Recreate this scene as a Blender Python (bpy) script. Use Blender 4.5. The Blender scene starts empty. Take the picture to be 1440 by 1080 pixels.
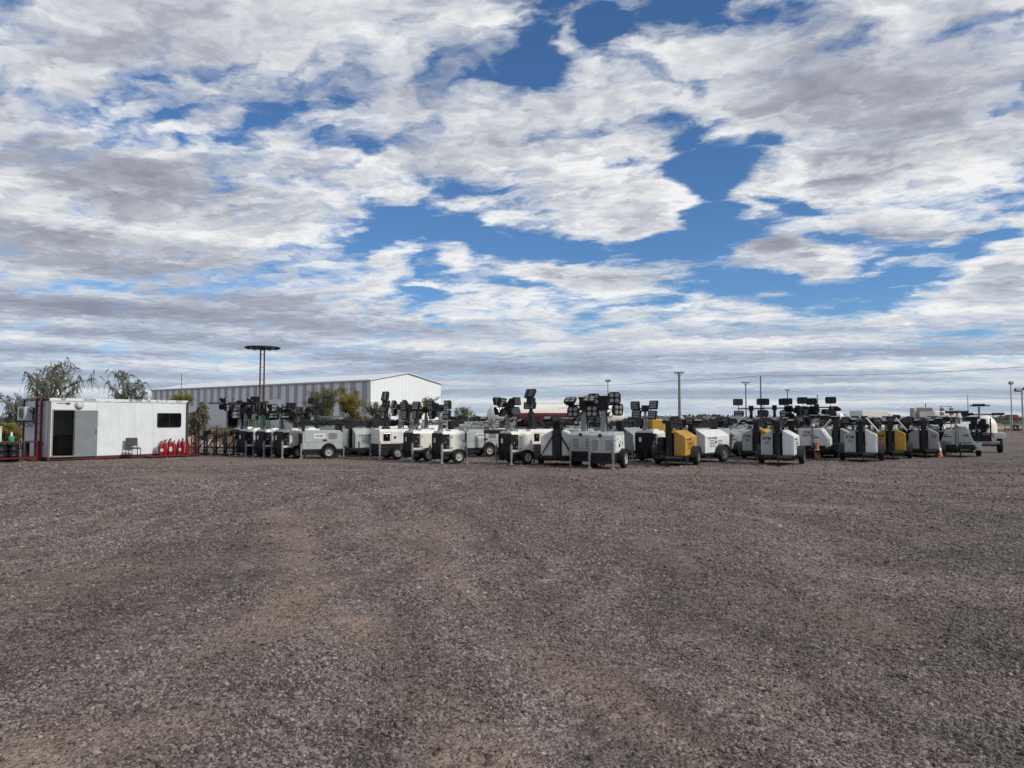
import bpy, bmesh, math, random
from mathutils import Vector, Matrix, Euler, noise as mnoise
R = math.radians
PI = math.pi
scene = bpy.context.scene
COL = scene.collection
rng = random.Random(7)

# ------------------------------------------------------------------ camera
F = 1040.0
HZ = 590.0
PITCH = math.atan((HZ - 540.0) / F)
CAM_Z = 1.7
cam_d = bpy.data.cameras.new("camera")
cam_d.lens = 26.0
cam_d.sensor_width = 36.0
cam_d.clip_end = 9000.0
cam_d.clip_start = 0.05
cam = bpy.data.objects.new("camera", cam_d)
cam.location = (0, 0, CAM_Z)
cam.rotation_euler = (PI / 2 + PITCH, 0, 0)
COL.objects.link(cam)
scene.camera = cam
scene.view_settings.view_transform = 'Standard'
scene.view_settings.look = 'None'
scene.view_settings.exposure = 0.0
scene.view_settings.gamma = 1.0


def gx(px, Y):
    """world X of something seen at photo column px and Y metres ahead"""
    return (px - 720.0) / F * Y


def gz(py, Y):
    return CAM_Z + (HZ - py) / F * Y


def gY(gy):
    return CAM_Z * F / (gy - HZ)


# ------------------------------------------------------------------ materials
def nt_of(m):
    m.use_nodes = True
    nt = m.node_tree
    b = nt.nodes["Principled BSDF"]
    return nt, b


def mat(name, col, rough=0.6, var=0.12, scale=3.0, metal=0.0, bump=0.0, bscale=40.0, dirt=None, dirt_amt=0.0, spec=0.5, streak=0.0):
    m = bpy.data.materials.new(name)
    nt, b = nt_of(m)
    N, L = nt.nodes, nt.links
    tc = N.new('ShaderNodeTexCoord')
    oi = N.new('ShaderNodeObjectInfo')
    off = N.new('ShaderNodeVectorMath'); off.operation = 'SCALE'
    comb = N.new('ShaderNodeCombineXYZ')
    for i in range(3):
        L.new(oi.outputs['Random'], comb.inputs[i])
    off.inputs[3].default_value = 37.0
    L.new(comb.outputs[0], off.inputs[0])
    ad = N.new('ShaderNodeVectorMath'); ad.operation = 'ADD'
    L.new(tc.outputs['Object'], ad.inputs[0]); L.new(off.outputs[0], ad.inputs[1])
    n1 = N.new('ShaderNodeTexNoise'); n1.inputs['Scale'].default_value = scale
    n1.inputs['Detail'].default_value = 6; n1.inputs['Roughness'].default_value = 0.65
    L.new(ad.outputs[0], n1.inputs['Vector'])
    r = N.new('ShaderNodeMapRange')
    r.inputs[1].default_value = 0.3; r.inputs[2].default_value = 0.7
    r.inputs[3].default_value = 1 - var; r.inputs[4].default_value = 1 + var
    L.new(n1.outputs[0], r.inputs[0])
    mul = N.new('ShaderNodeVectorMath'); mul.operation = 'SCALE'
    mul.inputs[0].default_value = col[:3]
    L.new(r.outputs[0], mul.inputs[3])
    out = mul.outputs[0]
    if dirt is not None:
        n2 = N.new('ShaderNodeTexNoise'); n2.inputs['Scale'].default_value = scale * 2.3
        n2.inputs['Detail'].default_value = 8; n2.inputs['Roughness'].default_value = 0.7
        L.new(ad.outputs[0], n2.inputs['Vector'])
        r2 = N.new('ShaderNodeMapRange'); r2.inputs[1].default_value = 0.48; r2.inputs[2].default_value = 0.78
        r2.inputs[3].default_value = 0; r2.inputs[4].default_value = dirt_amt
        L.new(n2.outputs[0], r2.inputs[0])
        mx = N.new('ShaderNodeMix'); mx.data_type = 'RGBA'
        L.new(r2.outputs[0], mx.inputs[0]); L.new(out, mx.inputs[6])
        mx.inputs[7].default_value = (*dirt, 1)
        out = mx.outputs[2]
    if streak:
        mp = N.new('ShaderNodeMapping'); mp.inputs['Scale'].default_value = (7.0, 7.0, 0.45); L.new(ad.outputs[0], mp.inputs[0])
        n4 = N.new('ShaderNodeTexNoise'); n4.inputs['Scale'].default_value = 1.0; n4.inputs['Detail'].default_value = 7; n4.inputs['Roughness'].default_value = 0.65
        L.new(mp.outputs[0], n4.inputs['Vector'])
        r4 = N.new('ShaderNodeMapRange'); r4.inputs[1].default_value = 0.52; r4.inputs[2].default_value = 0.80; r4.inputs[4].default_value = streak
        L.new(n4.outputs[0], r4.inputs[0])
        m4 = N.new('ShaderNodeMix'); m4.data_type = 'RGBA'; L.new(r4.outputs[0], m4.inputs[0]); L.new(out, m4.inputs[6]); m4.inputs[7].default_value = (0.16, 0.125, 0.095, 1)
        out = m4.outputs[2]
    L.new(out, b.inputs['Base Color'])
    b.inputs['Roughness'].default_value = rough
    b.inputs['Metallic'].default_value = metal
    b.inputs['Specular IOR Level'].default_value = spec
    if bump:
        n3 = N.new('ShaderNodeTexNoise'); n3.inputs['Scale'].default_value = bscale; n3.inputs['Detail'].default_value = 5
        L.new(ad.outputs[0], n3.inputs['Vector'])
        bp = N.new('ShaderNodeBump'); bp.inputs['Strength'].default_value = bump; bp.inputs['Distance'].default_value = 0.02
        L.new(n3.outputs[0], bp.inputs['Height']); L.new(bp.outputs[0], b.inputs['Normal'])
    return m


DUST = (0.30, 0.25, 0.19)
M = {}
M['white'] = mat('white_paint', (0.72, 0.735, 0.72), 0.38, 0.06, 2.5, dirt=DUST, dirt_amt=0.30, streak=0.35)
M['cream'] = mat('cream_paint', (0.72, 0.70, 0.63), 0.42, 0.06, 2.5, dirt=DUST, dirt_amt=0.32, streak=0.40)
M['lgrey'] = mat('light_grey_paint', (0.42, 0.45, 0.44), 0.42, 0.07, 2.5, dirt=DUST, dirt_amt=0.30, streak=0.40)
M['grey'] = mat('grey_paint', (0.28, 0.305, 0.31), 0.45, 0.08, 2.5, dirt=DUST, dirt_amt=0.30, streak=0.35)
M['dgrey'] = mat('dark_grey_paint', (0.12, 0.13, 0.135), 0.5, 0.1, 3, dirt=DUST, dirt_amt=0.3)
M['yellow'] = mat('yellow_paint', (0.50, 0.265, 0.03), 0.42, 0.08, 2.5, dirt=DUST, dirt_amt=0.3, streak=0.4)
M['black'] = mat('black_paint', (0.010, 0.010, 0.012), 0.5, 0.2, 4, dirt=(0.06, 0.055, 0.045), dirt_amt=0.22, spec=0.3)
M['blackmetal'] = mat('black_steel', (0.014, 0.014, 0.015), 0.5, 0.2, 5, metal=0.0, dirt=(0.08, 0.07, 0.055), dirt_amt=0.3, spec=0.3)
M['void'] = mat('radiator_black', (0.008, 0.008, 0.009), 0.8, 0.2, 4)
M['rubber'] = mat('tyre_rubber', (0.016, 0.0155, 0.015), 0.85, 0.2, 8, dirt=DUST, dirt_amt=0.18, spec=0.3)
M['rim'] = mat('rim_steel', (0.42, 0.42, 0.40), 0.45, 0.1, 6, metal=0.3, dirt=DUST, dirt_amt=0.4)
M['rimdark'] = mat('rim_dark_steel', (0.12, 0.12, 0.12), 0.5, 0.1, 6, dirt=DUST, dirt_amt=0.4)
M['galv'] = mat('galvanised_steel', (0.30, 0.31, 0.31), 0.5, 0.15, 9, metal=0.45, dirt=DUST, dirt_amt=0.3)
M['lens'] = mat('lamp_lens', (0.22, 0.215, 0.195), 0.2, 0.05, 9)
M['lensdark'] = mat('dark_lamp_glass', (0.03, 0.033, 0.045), 0.12, 0.1, 5)
M['sticker'] = mat('white_sticker', (0.72, 0.72, 0.70), 0.5, 0.03)
M['ink'] = mat('black_lettering', (0.02, 0.02, 0.022), 0.6, 0.05)
M['redink'] = mat('dark_red_lettering', (0.22, 0.02, 0.03), 0.6, 0.05)
M['window'] = mat('dark_window_glass', (0.006, 0.006, 0.008), 0.08, 0.1, 3)
M['red'] = mat('red_paint', (0.115, 0.012, 0.018), 0.45, 0.12, 4, dirt=(0.10, 0.06, 0.05), dirt_amt=0.4)
M['redext'] = mat('extinguisher_red', (0.27, 0.009, 0.018), 0.3, 0.08, 4)
M['maroon'] = mat('maroon_paint', (0.115, 0.010, 0.024), 0.4, 0.08, 1.0, dirt=DUST, dirt_amt=0.12)
M['tankwhite'] = mat('tank_white_paint', (0.78, 0.735, 0.65), 0.4, 0.05, 0.8, dirt=DUST, dirt_amt=0.15)
M['cabin'] = mat('cabin_white_sheet', (0.70, 0.735, 0.725), 0.4, 0.03, 0.9, dirt=(0.42, 0.40, 0.36), dirt_amt=0.34, streak=0.24)
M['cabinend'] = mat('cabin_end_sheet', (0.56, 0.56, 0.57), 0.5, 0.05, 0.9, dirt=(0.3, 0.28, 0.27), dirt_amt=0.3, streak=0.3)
M['doorgrey'] = mat('grey_door_sheet', (0.21, 0.225, 0.23), 0.42, 0.12, 1.6, metal=0.15, dirt=(0.2, 0.21, 0.22), dirt_amt=0.55)
M['inside'] = mat('cabin_inside_lining', (0.10, 0.085, 0.06), 0.8, 0.2, 2)
M['paper'] = mat('pale_paper', (0.55, 0.54, 0.48), 0.8, 0.1, 6)
M['plastic'] = mat('black_plastic', (0.02, 0.02, 0.022), 0.6, 0.1, 5)
M['acwhite'] = mat('weathered_white_plastic', (0.55, 0.54, 0.53), 0.55, 0.1, 5, dirt=(0.25, 0.22, 0.2), dirt_amt=0.3)
M['green'] = mat('teal_plastic', (0.08, 0.30, 0.20), 0.5, 0.1, 6)
M['orange'] = mat('orange_plastic', (0.36, 0.13, 0.06), 0.6, 0.08, 5, dirt=DUST, dirt_amt=0.3)
M['darkgreen'] = mat('dark_green_steel', (0.018, 0.035, 0.02), 0.6, 0.15, 4)
M['rust'] = mat('rusty_steel', (0.055, 0.035, 0.028), 0.75, 0.25, 6)
M['slat'] = mat('pale_green_slat', (0.24, 0.30, 0.27), 0.6, 0.1, 3)
M['greenfence'] = mat('green_fence_steel', (0.06, 0.17, 0.10), 0.6, 0.12, 3)
M['concrete'] = mat('concrete', (0.36, 0.35, 0.33), 0.85, 0.1, 2)
M['polegrey'] = mat('weathered_pole', (0.17, 0.165, 0.16), 0.8, 0.12, 2)
M['cable'] = mat('cable_black', (0.03, 0.03, 0.033), 0.6, 0.05)
M['clad'] = mat('hangar_light_cladding', (0.74, 0.74, 0.75), 0.55, 0.05, 0.25)
M['claddark'] = mat('hangar_dark_cladding', (0.36, 0.355, 0.37), 0.55, 0.04, 0.25)
M['gable'] = mat('hangar_gable_sheet', (0.76, 0.79, 0.78), 0.5, 0.05, 0.15)
M['roof'] = mat('hangar_roof_sheet', (0.70, 0.71, 0.72), 0.5, 0.04, 0.2)
M['doorlight'] = mat('hangar_sliding_door', (0.66, 0.66, 0.66), 0.6, 0.04, 0.3)
M['bark'] = mat('bark', (0.10, 0.08, 0.06), 0.9, 0.25, 6, bump=0.4, bscale=20)
M['tan'] = mat('tan_wood', (0.34, 0.26, 0.16), 0.8, 0.15, 4)
M['beige'] = mat('beige_block', (0.40, 0.36, 0.27), 0.8, 0.12, 1.0)
M['blue'] = mat('blue_plastic', (0.03, 0.06, 0.2), 0.5, 0.1, 4)
M['boulder'] = mat('brown_rock', (0.16, 0.10, 0.065), 0.95, 0.3, 3, bump=0.5, bscale=6)
M['mound'] = mat('dry_earth', (0.36, 0.27, 0.18), 0.95, 0.25, 1.2, bump=0.5, bscale=5)


def leafmat(name, c1, c2, scale=1.5):
    m = bpy.data.materials.new(name)
    nt, b = nt_of(m)
    N, L = nt.nodes, nt.links
    tc = N.new('ShaderNodeTexCoord')
    n = N.new('ShaderNodeTexNoise'); n.inputs['Scale'].default_value = scale; n.inputs['Detail'].default_value = 4
    L.new(tc.outputs['Object'], n.inputs['Vector'])
    n2 = N.new('ShaderNodeTexWhiteNoise'); n2.noise_dimensions = '3D'
    sn = N.new('ShaderNodeVectorMath'); sn.operation = 'SNAP'; sn.inputs[1].default_value = (0.13, 0.13, 0.13)
    L.new(tc.outputs['Object'], sn.inputs[0]); L.new(sn.outputs[0], n2.inputs['Vector'])
    ad = N.new('ShaderNodeMath'); ad.operation = 'MULTIPLY_ADD'; ad.inputs[1].default_value = 0.35
    L.new(n2.outputs['Value'], ad.inputs[0]); L.new(n.outputs[0], ad.inputs[2])
    r = N.new('ShaderNodeMapRange'); r.inputs[1].default_value = 0.45; r.inputs[2].default_value = 0.9
    L.new(ad.outputs[0], r.inputs[0])
    mx = N.new('ShaderNodeMix'); mx.data_type = 'RGBA'
    L.new(r.outputs[0], mx.inputs[0])
    mx.inputs[6].default_value = (*c1, 1); mx.inputs[7].default_value = (*c2, 1)
    L.new(mx.outputs[2], b.inputs['Base Color'])
    b.inputs['Roughness'].default_value = 0.6
    b.inputs['Specular IOR Level'].default_value = 0.3
    tr = N.new('ShaderNodeBsdfTranslucent'); L.new(mx.outputs[2], tr.inputs[0])
    ms = N.new('ShaderNodeMixShader'); ms.inputs[0].default_value = 0.42
    L.new(b.outputs[0], ms.inputs[1]); L.new(tr.outputs[0], ms.inputs[2])
    L.new(ms.outputs[0], N['Material Output'].inputs[0])
    return m


M['leaf_olive'] = leafmat('olive_leaves', (0.10, 0.10, 0.045), (0.27, 0.25, 0.11))
M['leaf_dark'] = leafmat('grey_green_leaves', (0.14, 0.15, 0.11), (0.36, 0.37, 0.28))
M['leaf_yellow'] = leafmat('yellowing_leaves', (0.15, 0.135, 0.038), (0.40, 0.33, 0.08))
M['leaf_pale'] = leafmat('pale_dry_leaves', (0.15, 0.145, 0.09), (0.34, 0.31, 0.21))
M['dry'] = leafmat('dry_scrub', (0.09, 0.075, 0.045), (0.22, 0.18, 0.11))
M['far_leaf'] = leafmat('far_scrub', (0.06, 0.065, 0.05), (0.12, 0.12, 0.09), 0.1)


# ------------------------------------------------------------------ mesh builder
class MB:
    def __init__(self):
        self.v = []; self.f = []; self.m = []; self.M = Matrix.Identity(4)

    def add(self, vs, fs, mi=0):
        o = len(self.v)
        for p in vs:
            self.v.append(tuple(self.M @ Vector(p)))
        for f in fs:
            self.f.append([o + i for i in f]); self.m.append(mi)
        return self

    def box(self, x0, x1, y0, y1, z0, z1, mi=0):
        vs = [(x0, y0, z0), (x1, y0, z0), (x1, y1, z0), (x0, y1, z0), (x0, y0, z1), (x1, y0, z1), (x1, y1, z1), (x0, y1, z1)]
        return self.add(vs, [(3, 2, 1, 0), (4, 5, 6, 7), (0, 1, 5, 4), (1, 2, 6, 5), (2, 3, 7, 6), (3, 0, 4, 7)], mi)

    def cbox(self, c, s, mi=0):
        return self.box(c[0] - s[0] / 2, c[0] + s[0] / 2, c[1] - s[1] / 2, c[1] + s[1] / 2, c[2] - s[2] / 2, c[2] + s[2] / 2, mi)

    def obox(self, c, s, e, mi=0):
        old = self.M
        self.M = old @ Matrix.Translation(c) @ Euler(e).to_matrix().to_4x4()
        self.cbox((0, 0, 0), s, mi)
        self.M = old
        return self

    def prism(self, prof, axis, a0, a1, mi=0):
        n = len(prof)
        def P(p, a):
            return {'x': (a, p[0], p[1]), 'y': (p[0], a, p[1]), 'z': (p[0], p[1], a)}[axis]
        vs = [P(p, a0) for p in prof] + [P(p, a1) for p in prof]
        fs = [tuple(range(n))[::-1], tuple(range(n, 2 * n))]
        fs += [(i, (i + 1) % n, n + (i + 1) % n, n + i) for i in range(n)]
        return self.add(vs, fs, mi)

    def tube(self, p0, p1, r, n=8, r1=None, mi=0):
        p0, p1 = Vector(p0), Vector(p1)
        r1 = r if r1 is None else r1
        d = (p1 - p0)
        if d.length < 1e-6:
            return self
        d.normalize()
        a = d.orthogonal().normalized(); b = d.cross(a)
        vs = []
        for p, rr in ((p0, r), (p1, r1)):
            for i in range(n):
                t = 2 * PI * i / n
                vs.append(p + (a * math.cos(t) + b * math.sin(t)) * rr)
        fs = [(i, (i + 1) % n, n + (i + 1) % n, n + i) for i in range(n)]
        fs += [tuple(range(n))[::-1], tuple(range(n, 2 * n))]
        return self.add(vs, fs, mi)

    def beam(self, p0, p1, w, h=None, mi=0):
        """square bar from p0 to p1"""
        h = h or w
        p0, p1 = Vector(p0), Vector(p1)
        d = (p1 - p0); l = d.length; d.normalize()
        up = Vector((0, 0, 1)) if abs(d.z) < 0.95 else Vector((0, 1, 0))
        a = d.cross(up).normalized(); b = a.cross(d).normalized()
        vs = []
        for p in (p0, p1):
            for s, t in ((-1, -1), (1, -1), (1, 1), (-1, 1)):
                vs.append(p + a * s * w / 2 + b * t * h / 2)
        return self.add(vs, [(0, 1, 2, 3), (7, 6, 5, 4), (0, 4, 5, 1), (1, 5, 6, 2), (2, 6, 7, 3), (3, 7, 4, 0)], mi)

    def path(self, pts, r, n=6, mi=0, r1=None):
        k = len(pts) - 1
        r1 = r if r1 is None else r1
        for i in range(k):
            self.tube(pts[i], pts[i + 1], r + (r1 - r) * i / k, n, r + (r1 - r) * (i + 1) / k, mi)
        return self

    def lathe(self, prof, c, axis='z', n=20, mi=0, a0=0.0, a1=2 * PI):
        """prof: list of (radius, along)"""
        full = abs(a1 - a0 - 2 * PI) < 1e-4
        k = n if full else n + 1
        vs, fs = [], []
        for j in range(k):
            t = a0 + (a1 - a0) * j / n
            for (r, h) in prof:
                x, y = r * math.cos(t), r * math.sin(t)
                p = {'z': (x, y, h), 'x': (h, x, y), 'y': (x, h, y)}[axis]
                vs.append((c[0] + p[0], c[1] + p[1], c[2] + p[2]))
        q = len(prof)
        for j in range(n):
            j2 = (j + 1) % k
            for i in range(q - 1):
                fs.append((j * q + i, j2 * q + i, j2 * q + i + 1, j * q + i + 1))
        return self.add(vs, fs, mi)

    def build(self, name, mats, parent=None, bevel=0.0, smooth=None, loc=None, rotz=None):
        me = bpy.data.meshes.new(name)
        me.from_pydata(self.v, [], self.f)
        if not isinstance(mats, (list, tuple)):
            mats = [mats]
        for mm in mats:
            me.materials.append(mm)
        if len(mats) > 1:
            me.polygons.foreach_set('material_index', self.m)
        bm = bmesh.new(); bm.from_mesh(me)
        bmesh.ops.remove_doubles(bm, verts=bm.verts, dist=1e-5)
        bmesh.ops.recalc_face_normals(bm, faces=bm.faces)
        bm.to_mesh(me); bm.free()
        if smooth:
            me.shade_smooth(); me.set_sharp_from_angle(angle=R(smooth))
        o = bpy.data.objects.new(name, me)
        COL.objects.link(o)
        if parent is not None:
            o.parent = parent
        if loc is not None:
            o.location = loc
        if rotz is not None:
            o.rotation_euler = (0, 0, rotz)
        if bevel:
            md = o.modifiers.new('bevel', 'BEVEL')
            md.width = bevel; md.segments = 2; md.limit_method = 'ANGLE'; md.angle_limit = R(40)
        return o


def leafmesh(name, mats, verts, faces, parent=None, midx=None):
    me = bpy.data.meshes.new(name)
    me.from_pydata(verts, [], faces)
    for mm in (mats if isinstance(mats, (list, tuple)) else [mats]):
        me.materials.append(mm)
    if midx:
        me.polygons.foreach_set('material_index', midx)
    o = bpy.data.objects.new(name, me); COL.objects.link(o)
    if parent is not None:
        o.parent = parent
    return o


def tag(o, label=None, cat=None, group=None, kind=None):
    if label: o['label'] = label
    if cat: o['category'] = cat
    if group: o['group'] = group
    if kind: o['kind'] = kind
    return o


def thing(name, label, cat, loc=(0, 0, 0), rotz=0.0, group=None):
    o = bpy.data.objects.new(name, None); COL.objects.link(o)
    o.location = loc; o.rotation_euler = (0, 0, rotz)
    o.empty_display_size = 0.2
    return tag(o, label, cat, group)


def lettering(txt, size, m, parent, loc, rot=(PI / 2, 0, 0), name='lettering', align='CENTER', ext=0.002):
    cu = bpy.data.curves.new('lettering', 'FONT')
    cu.body = txt; cu.size = size; cu.align_x = align; cu.align_y = 'CENTER'; cu.extrude = ext; cu.resolution_u = 3
    cu.offset = size * 0.02
    tmp = bpy.data.objects.new('lettering_tmp', cu); COL.objects.link(tmp)
    bpy.context.view_layer.update()
    dg = bpy.context.evaluated_depsgraph_get()
    me = bpy.data.meshes.new_from_object(tmp.evaluated_get(dg))
    bpy.data.objects.remove(tmp)
    me.materials.clear(); me.materials.append(m)
    o = bpy.data.objects.new(name, me); COL.objects.link(o)
    o.parent = parent; o.location = loc; o.rotation_euler = rot
    return o
# ------------------------------------------------------------------ sky and light
SUN_DIR = Vector((0.74, -0.36, 0.62)).normalized()
SUN_EL = math.asin(SUN_DIR.z)
SUN_AZ = math.atan2(SUN_DIR.x, SUN_DIR.y)
KQ = 0.055


def pix_dir(px, py):
    fwd = Vector((0, math.cos(PITCH), math.sin(PITCH))); up = Vector((0, -math.sin(PITCH), math.cos(PITCH)))
    return (Vector((1, 0, 0)) * (px - 720) + fwd * F + up * (540 - py)).normalized()


def q_of(px, py):
    d = pix_dir(px, py)
    z = max(d.z, 0.0) + KQ
    return d.x / z, d.y / z


def build_world():
    w = bpy.data.worlds.new("World"); scene.world = w; w.use_nodes = True
    nt = w.node_tree; N, L = nt.nodes, nt.links
    N.clear()
    out = N.new('ShaderNodeOutputWorld')
    sky = N.new('ShaderNodeTexSky'); sky.sky_type = 'NISHITA'; sky.sun_disc = False
    sky.sun_elevation = SUN_EL; sky.sun_rotation = SUN_AZ
    sky.altitude = 600; sky.air_density = 1.0; sky.dust_density = 0.3; sky.ozone_density = 3.0

    def S(x, sock):
        if isinstance(x, (int, float)):
            sock.default_value = x
        else:
            L.new(x, sock)

    def mth(op, a, b=0.0, c=0.0, clamp=False):
        n = N.new('ShaderNodeMath'); n.operation = op; n.use_clamp = clamp
        S(a, n.inputs[0]); S(b, n.inputs[1]); S(c, n.inputs[2])
        return n.outputs[0]

    def vm(op, a, b=None):
        n = N.new('ShaderNodeVectorMath'); n.operation = op
        for i, x in enumerate((a, b)):
            if x is None: continue
            if isinstance(x, (tuple, list)): n.inputs[i].default_value = x
            else: L.new(x, n.inputs[i])
        return n.outputs['Value'] if op in ('DOT_PRODUCT', 'LENGTH') else n.outputs[0]

    def scl(v, s):
        n = N.new('ShaderNodeVectorMath'); n.operation = 'SCALE'
        L.new(v, n.inputs[0]); S(s, n.inputs[3])
        return n.outputs[0]

    def comb(x, y, z=0.0):
        n = N.new('ShaderNodeCombineXYZ'); S(x, n.inputs[0]); S(y, n.inputs[1]); S(z, n.inputs[2])
        return n.outputs[0]

    def mr(x, a, b, c=0.0, d=1.0, smooth=True):
        n = N.new('ShaderNodeMapRange')
        n.interpolation_type = 'SMOOTHSTEP' if smooth else 'LINEAR'
        S(x, n.inputs[0]); n.inputs[1].default_value = a; n.inputs[2].default_value = b
        n.inputs[3].default_value = c; n.inputs[4].default_value = d
        return n.outputs[0]

    def noise(v, scale, detail=6, rough=0.55, color=False, dist=0.0):
        n = N.new('ShaderNodeTexNoise'); n.noise_dimensions = '3D'
        n.inputs['Scale'].default_value = scale; n.inputs['Detail'].default_value = detail
        n.inputs['Roughness'].default_value = rough; n.inputs['Distortion'].default_value = dist
        L.new(v, n.inputs['Vector'])
        return n.outputs[1] if color else n.outputs[0]

    def mixc(f, a, b):
        n = N.new('ShaderNodeMix'); n.data_type = 'RGBA'
        S(f, n.inputs[0])
        for x, s in ((a, n.inputs[6]), (b, n.inputs[7])):
            if isinstance(x, tuple): s.default_value = (*x, 1)
            else: L.new(x, s)
        return n.outputs[2]

    tc = N.new('ShaderNodeTexCoord')
    sep = N.new('ShaderNodeSeparateXYZ'); L.new(tc.outputs['Generated'], sep.inputs[0])
    dx, dy, dz = sep.outputs
    zc = mth('ADD', mth('MAXIMUM', dz, 0.0), KQ)
    q = comb(mth('DIVIDE', dx, zc), mth('DIVIDE', dy, zc))
    # ragged warp of the cloud deck
    wv = vm('SUBTRACT', noise(q, 1.7, 5, 0.6, True), (0.5, 0.5, 0.5))
    w2 = vm('SUBTRACT', noise(q, 7.0, 4, 0.6, True), (0.5, 0.5, 0.5))
    qw = vm('ADD', vm('ADD', q, scl(wv, 0.34)), scl(w2, 0.06))
    qw = vm('MULTIPLY', qw, (1, 1, 0))

    def blobs(lst):
        tot = None
        for (px, py, rx, ry, amp, rot) in lst:
            c = q_of(px, py)
            e = 4.0
            ax, ay = q_of(px + e, py), q_of(px, py + e)
            J = Matrix((((ax[0] - c[0]) / e, (ay[0] - c[0]) / e), ((ax[1] - c[1]) / e, (ay[1] - c[1]) / e)))
            I = J.inverted()
            t = R(rot)
            Rm = Matrix(((math.cos(t), math.sin(t)), (-math.sin(t), math.cos(t))))
            Sm = Matrix(((1 / rx, 0), (0, 1 / ry)))
            A = Sm @ Rm @ I
            d = vm('SUBTRACT', qw, (c[0], c[1], 0))
            a = vm('DOT_PRODUCT', d, (A[0][0], A[0][1], 0)); b = vm('DOT_PRODUCT', d, (A[1][0], A[1][1], 0))
            l = vm('LENGTH', comb(a, b))
            m = mr(l, 0.15, 1.35, amp * ((0.74 if py < 150 and px > 540 else 1.0 if px > 540 else 0.66) if amp < 0 else 0.95), 0.0)
            tot = m if tot is None else mth('ADD', tot, m)
        return tot

    # clear gaps (-) and cloud patches (+) of the deck: centre, radii, amount, tilt
    cov_b = blobs([
        (400, 168, 75, 22, -0.62, 14), (480, 200, 70, 18, -0.55, 16), (548, 214, 34, 10, -0.45, 10), (255, 112, 70, 14, -0.28, 5),
        (300, 100, 90, 16, -0.12, 5), (350, 155, 130, 60, -0.06, 10),
        (225, 225, 40, 8, -0.25, 10), (505, 75, 22, 26, -0.25, 0),
        (762, 92, 46, 46, -0.85, 0), (800, 118, 74, 26, -0.7, 0), (855, 40, 40, 38, -0.85, 60), (790, 10, 40, 22, -0.55, 10),
        (930, 170, 44, 34, -0.75, 35), (985, 130, 20, 22, -0.55, 60), (905, 90, 34, 24, -0.35, 0),
        (1000, 225, 62, 48, -1.0, 20), (990, 285, 58, 48, -1.0, 60), (1030, 325, 75, 42, -0.9, 0), (1075, 200, 42, 16, -0.55, 10),
        (610, 258, 70, 16, -0.75, 10), (700, 262, 60, 20, -0.65, 5), (560, 310, 110, 26, -0.85, 8), (690, 345, 120, 34, -1.0, 4),
        (840, 350, 150, 26, -1.0, 0), (520, 340, 60, 14, -0.6, 5), (610, 375, 60, 22, -0.8, 20), (590, 420, 50, 30, -0.7, 30), (640, 460, 46, 16, -0.55, 10),
        (960, 345, 80, 28, -1.0, 0), (1060, 395, 120, 34, -1.0, 5), (1180, 425, 110, 26, -1.0, 0), (1270, 390, 90, 42, -1.0, -10), (1360, 350, 60, 22, -0.8, -10),
        (1400, 330, 50, 10, -0.5, 0), (1340, 468, 60, 8, -0.6, 0), (1180, 340, 60, 10, -0.5, 0), (740, 400, 60, 10, -0.5, 5),
        (1100, 285, 50, 16, -0.7, 15), (1130, 300, 50, 14, -0.4, 10),
        # patches of cloud standing in the gaps
        (890, 298, 92, 40, 1.15, 8), (760, 235, 105, 60, 0.5, 15), (905, 230, 66, 18, 0.55, -6), (795, 308, 24, 20, 0.7, 40),
        (1110, 372, 110, 28, 0.95, 3), (1080, 345, 60, 12, 0.4, 0), (1060, 300, 44, 12, 0.5, -8), (1238, 378, 34, 9, 0.55, -22), (1090, 412, 40, 9, 0.6, 0), (1290, 400, 90, 5, 0.3, -8),
        (830, 392, 110, 15, 0.6, 6), (780, 380, 30, 8, 0.4, 0), (1400, 415, 110, 46, 0.9, -14), (640, 365, 34, 14, 0.5, 40), (620, 466, 60, 6, 0.6, 3),
        (800, 30, 46, 30, 0.35, 30), (1060, 170, 80, 30, 0.5, 0), (560, 262, 90, 30, 0.35, 12), (615, 300, 44, 14, 0.5, 8),
        (120, 330, 300, 70, 0.5, 8), (250, 440, 260, 60, 0.4, 3), (1250, 200, 200, 130, 0.55, 0), (170, 60, 300, 100, 0.62, 0), (430, 60, 120, 60, 0.35, 0), (180, 280, 220, 80, 0.45, 12), (620, 110, 110, 70, 0.4, 0),
    ])
    band = mr(dz, 0.10, 0.17, 0.34, 0.0)      # closed deck low down
    cov = mth('ADD', mth('ADD', cov_b, 0.36), band)

    # stretched noise along the wind
    ang = R(-20)
    sx, sy = 0.72, 1.25
    zn = mth('ADD', mth('MAXIMUM', dz, 0.0), 0.20)
    qn = vm('ADD', comb(mth('DIVIDE', dx, zn), mth('DIVIDE', dy, zn)), vm('ADD', scl(wv, 0.25), scl(w2, 0.05)))
    qn = scl(vm('MULTIPLY', qn, (1, 1, 0)), 1.3)
    cu = vm('DOT_PRODUCT', qn, (math.cos(ang) * sx, math.sin(ang) * sx, 0)); cvv = vm('DOT_PRODUCT', qn, (-math.sin(ang) * sy, math.cos(ang) * sy, 0))
    qs = comb(cu, cvv, 3.7)
    f1 = noise(qs, 2.1, 9, 0.52)
    f2 = noise(vm('ADD', qs, (0.05, -0.05, 0.0)), 2.1, 5, 0.5)
    fine = noise(qs, 9.0, 7, 0.6)
    hz = mr(dz, 0.03, 0.2, 0.55, 1.0)
    amp = mth('MULTIPLY', hz, 3.0)
    th = mth('ADD', cov, mth('MULTIPLY', mth('SUBTRACT', f1, 0.5), amp))
    finew = mth('MULTIPLY', mth('SUBTRACT', fine, 0.5), mr(dz, 0.04, 0.25, 0.6, 1.0, False))
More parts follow.
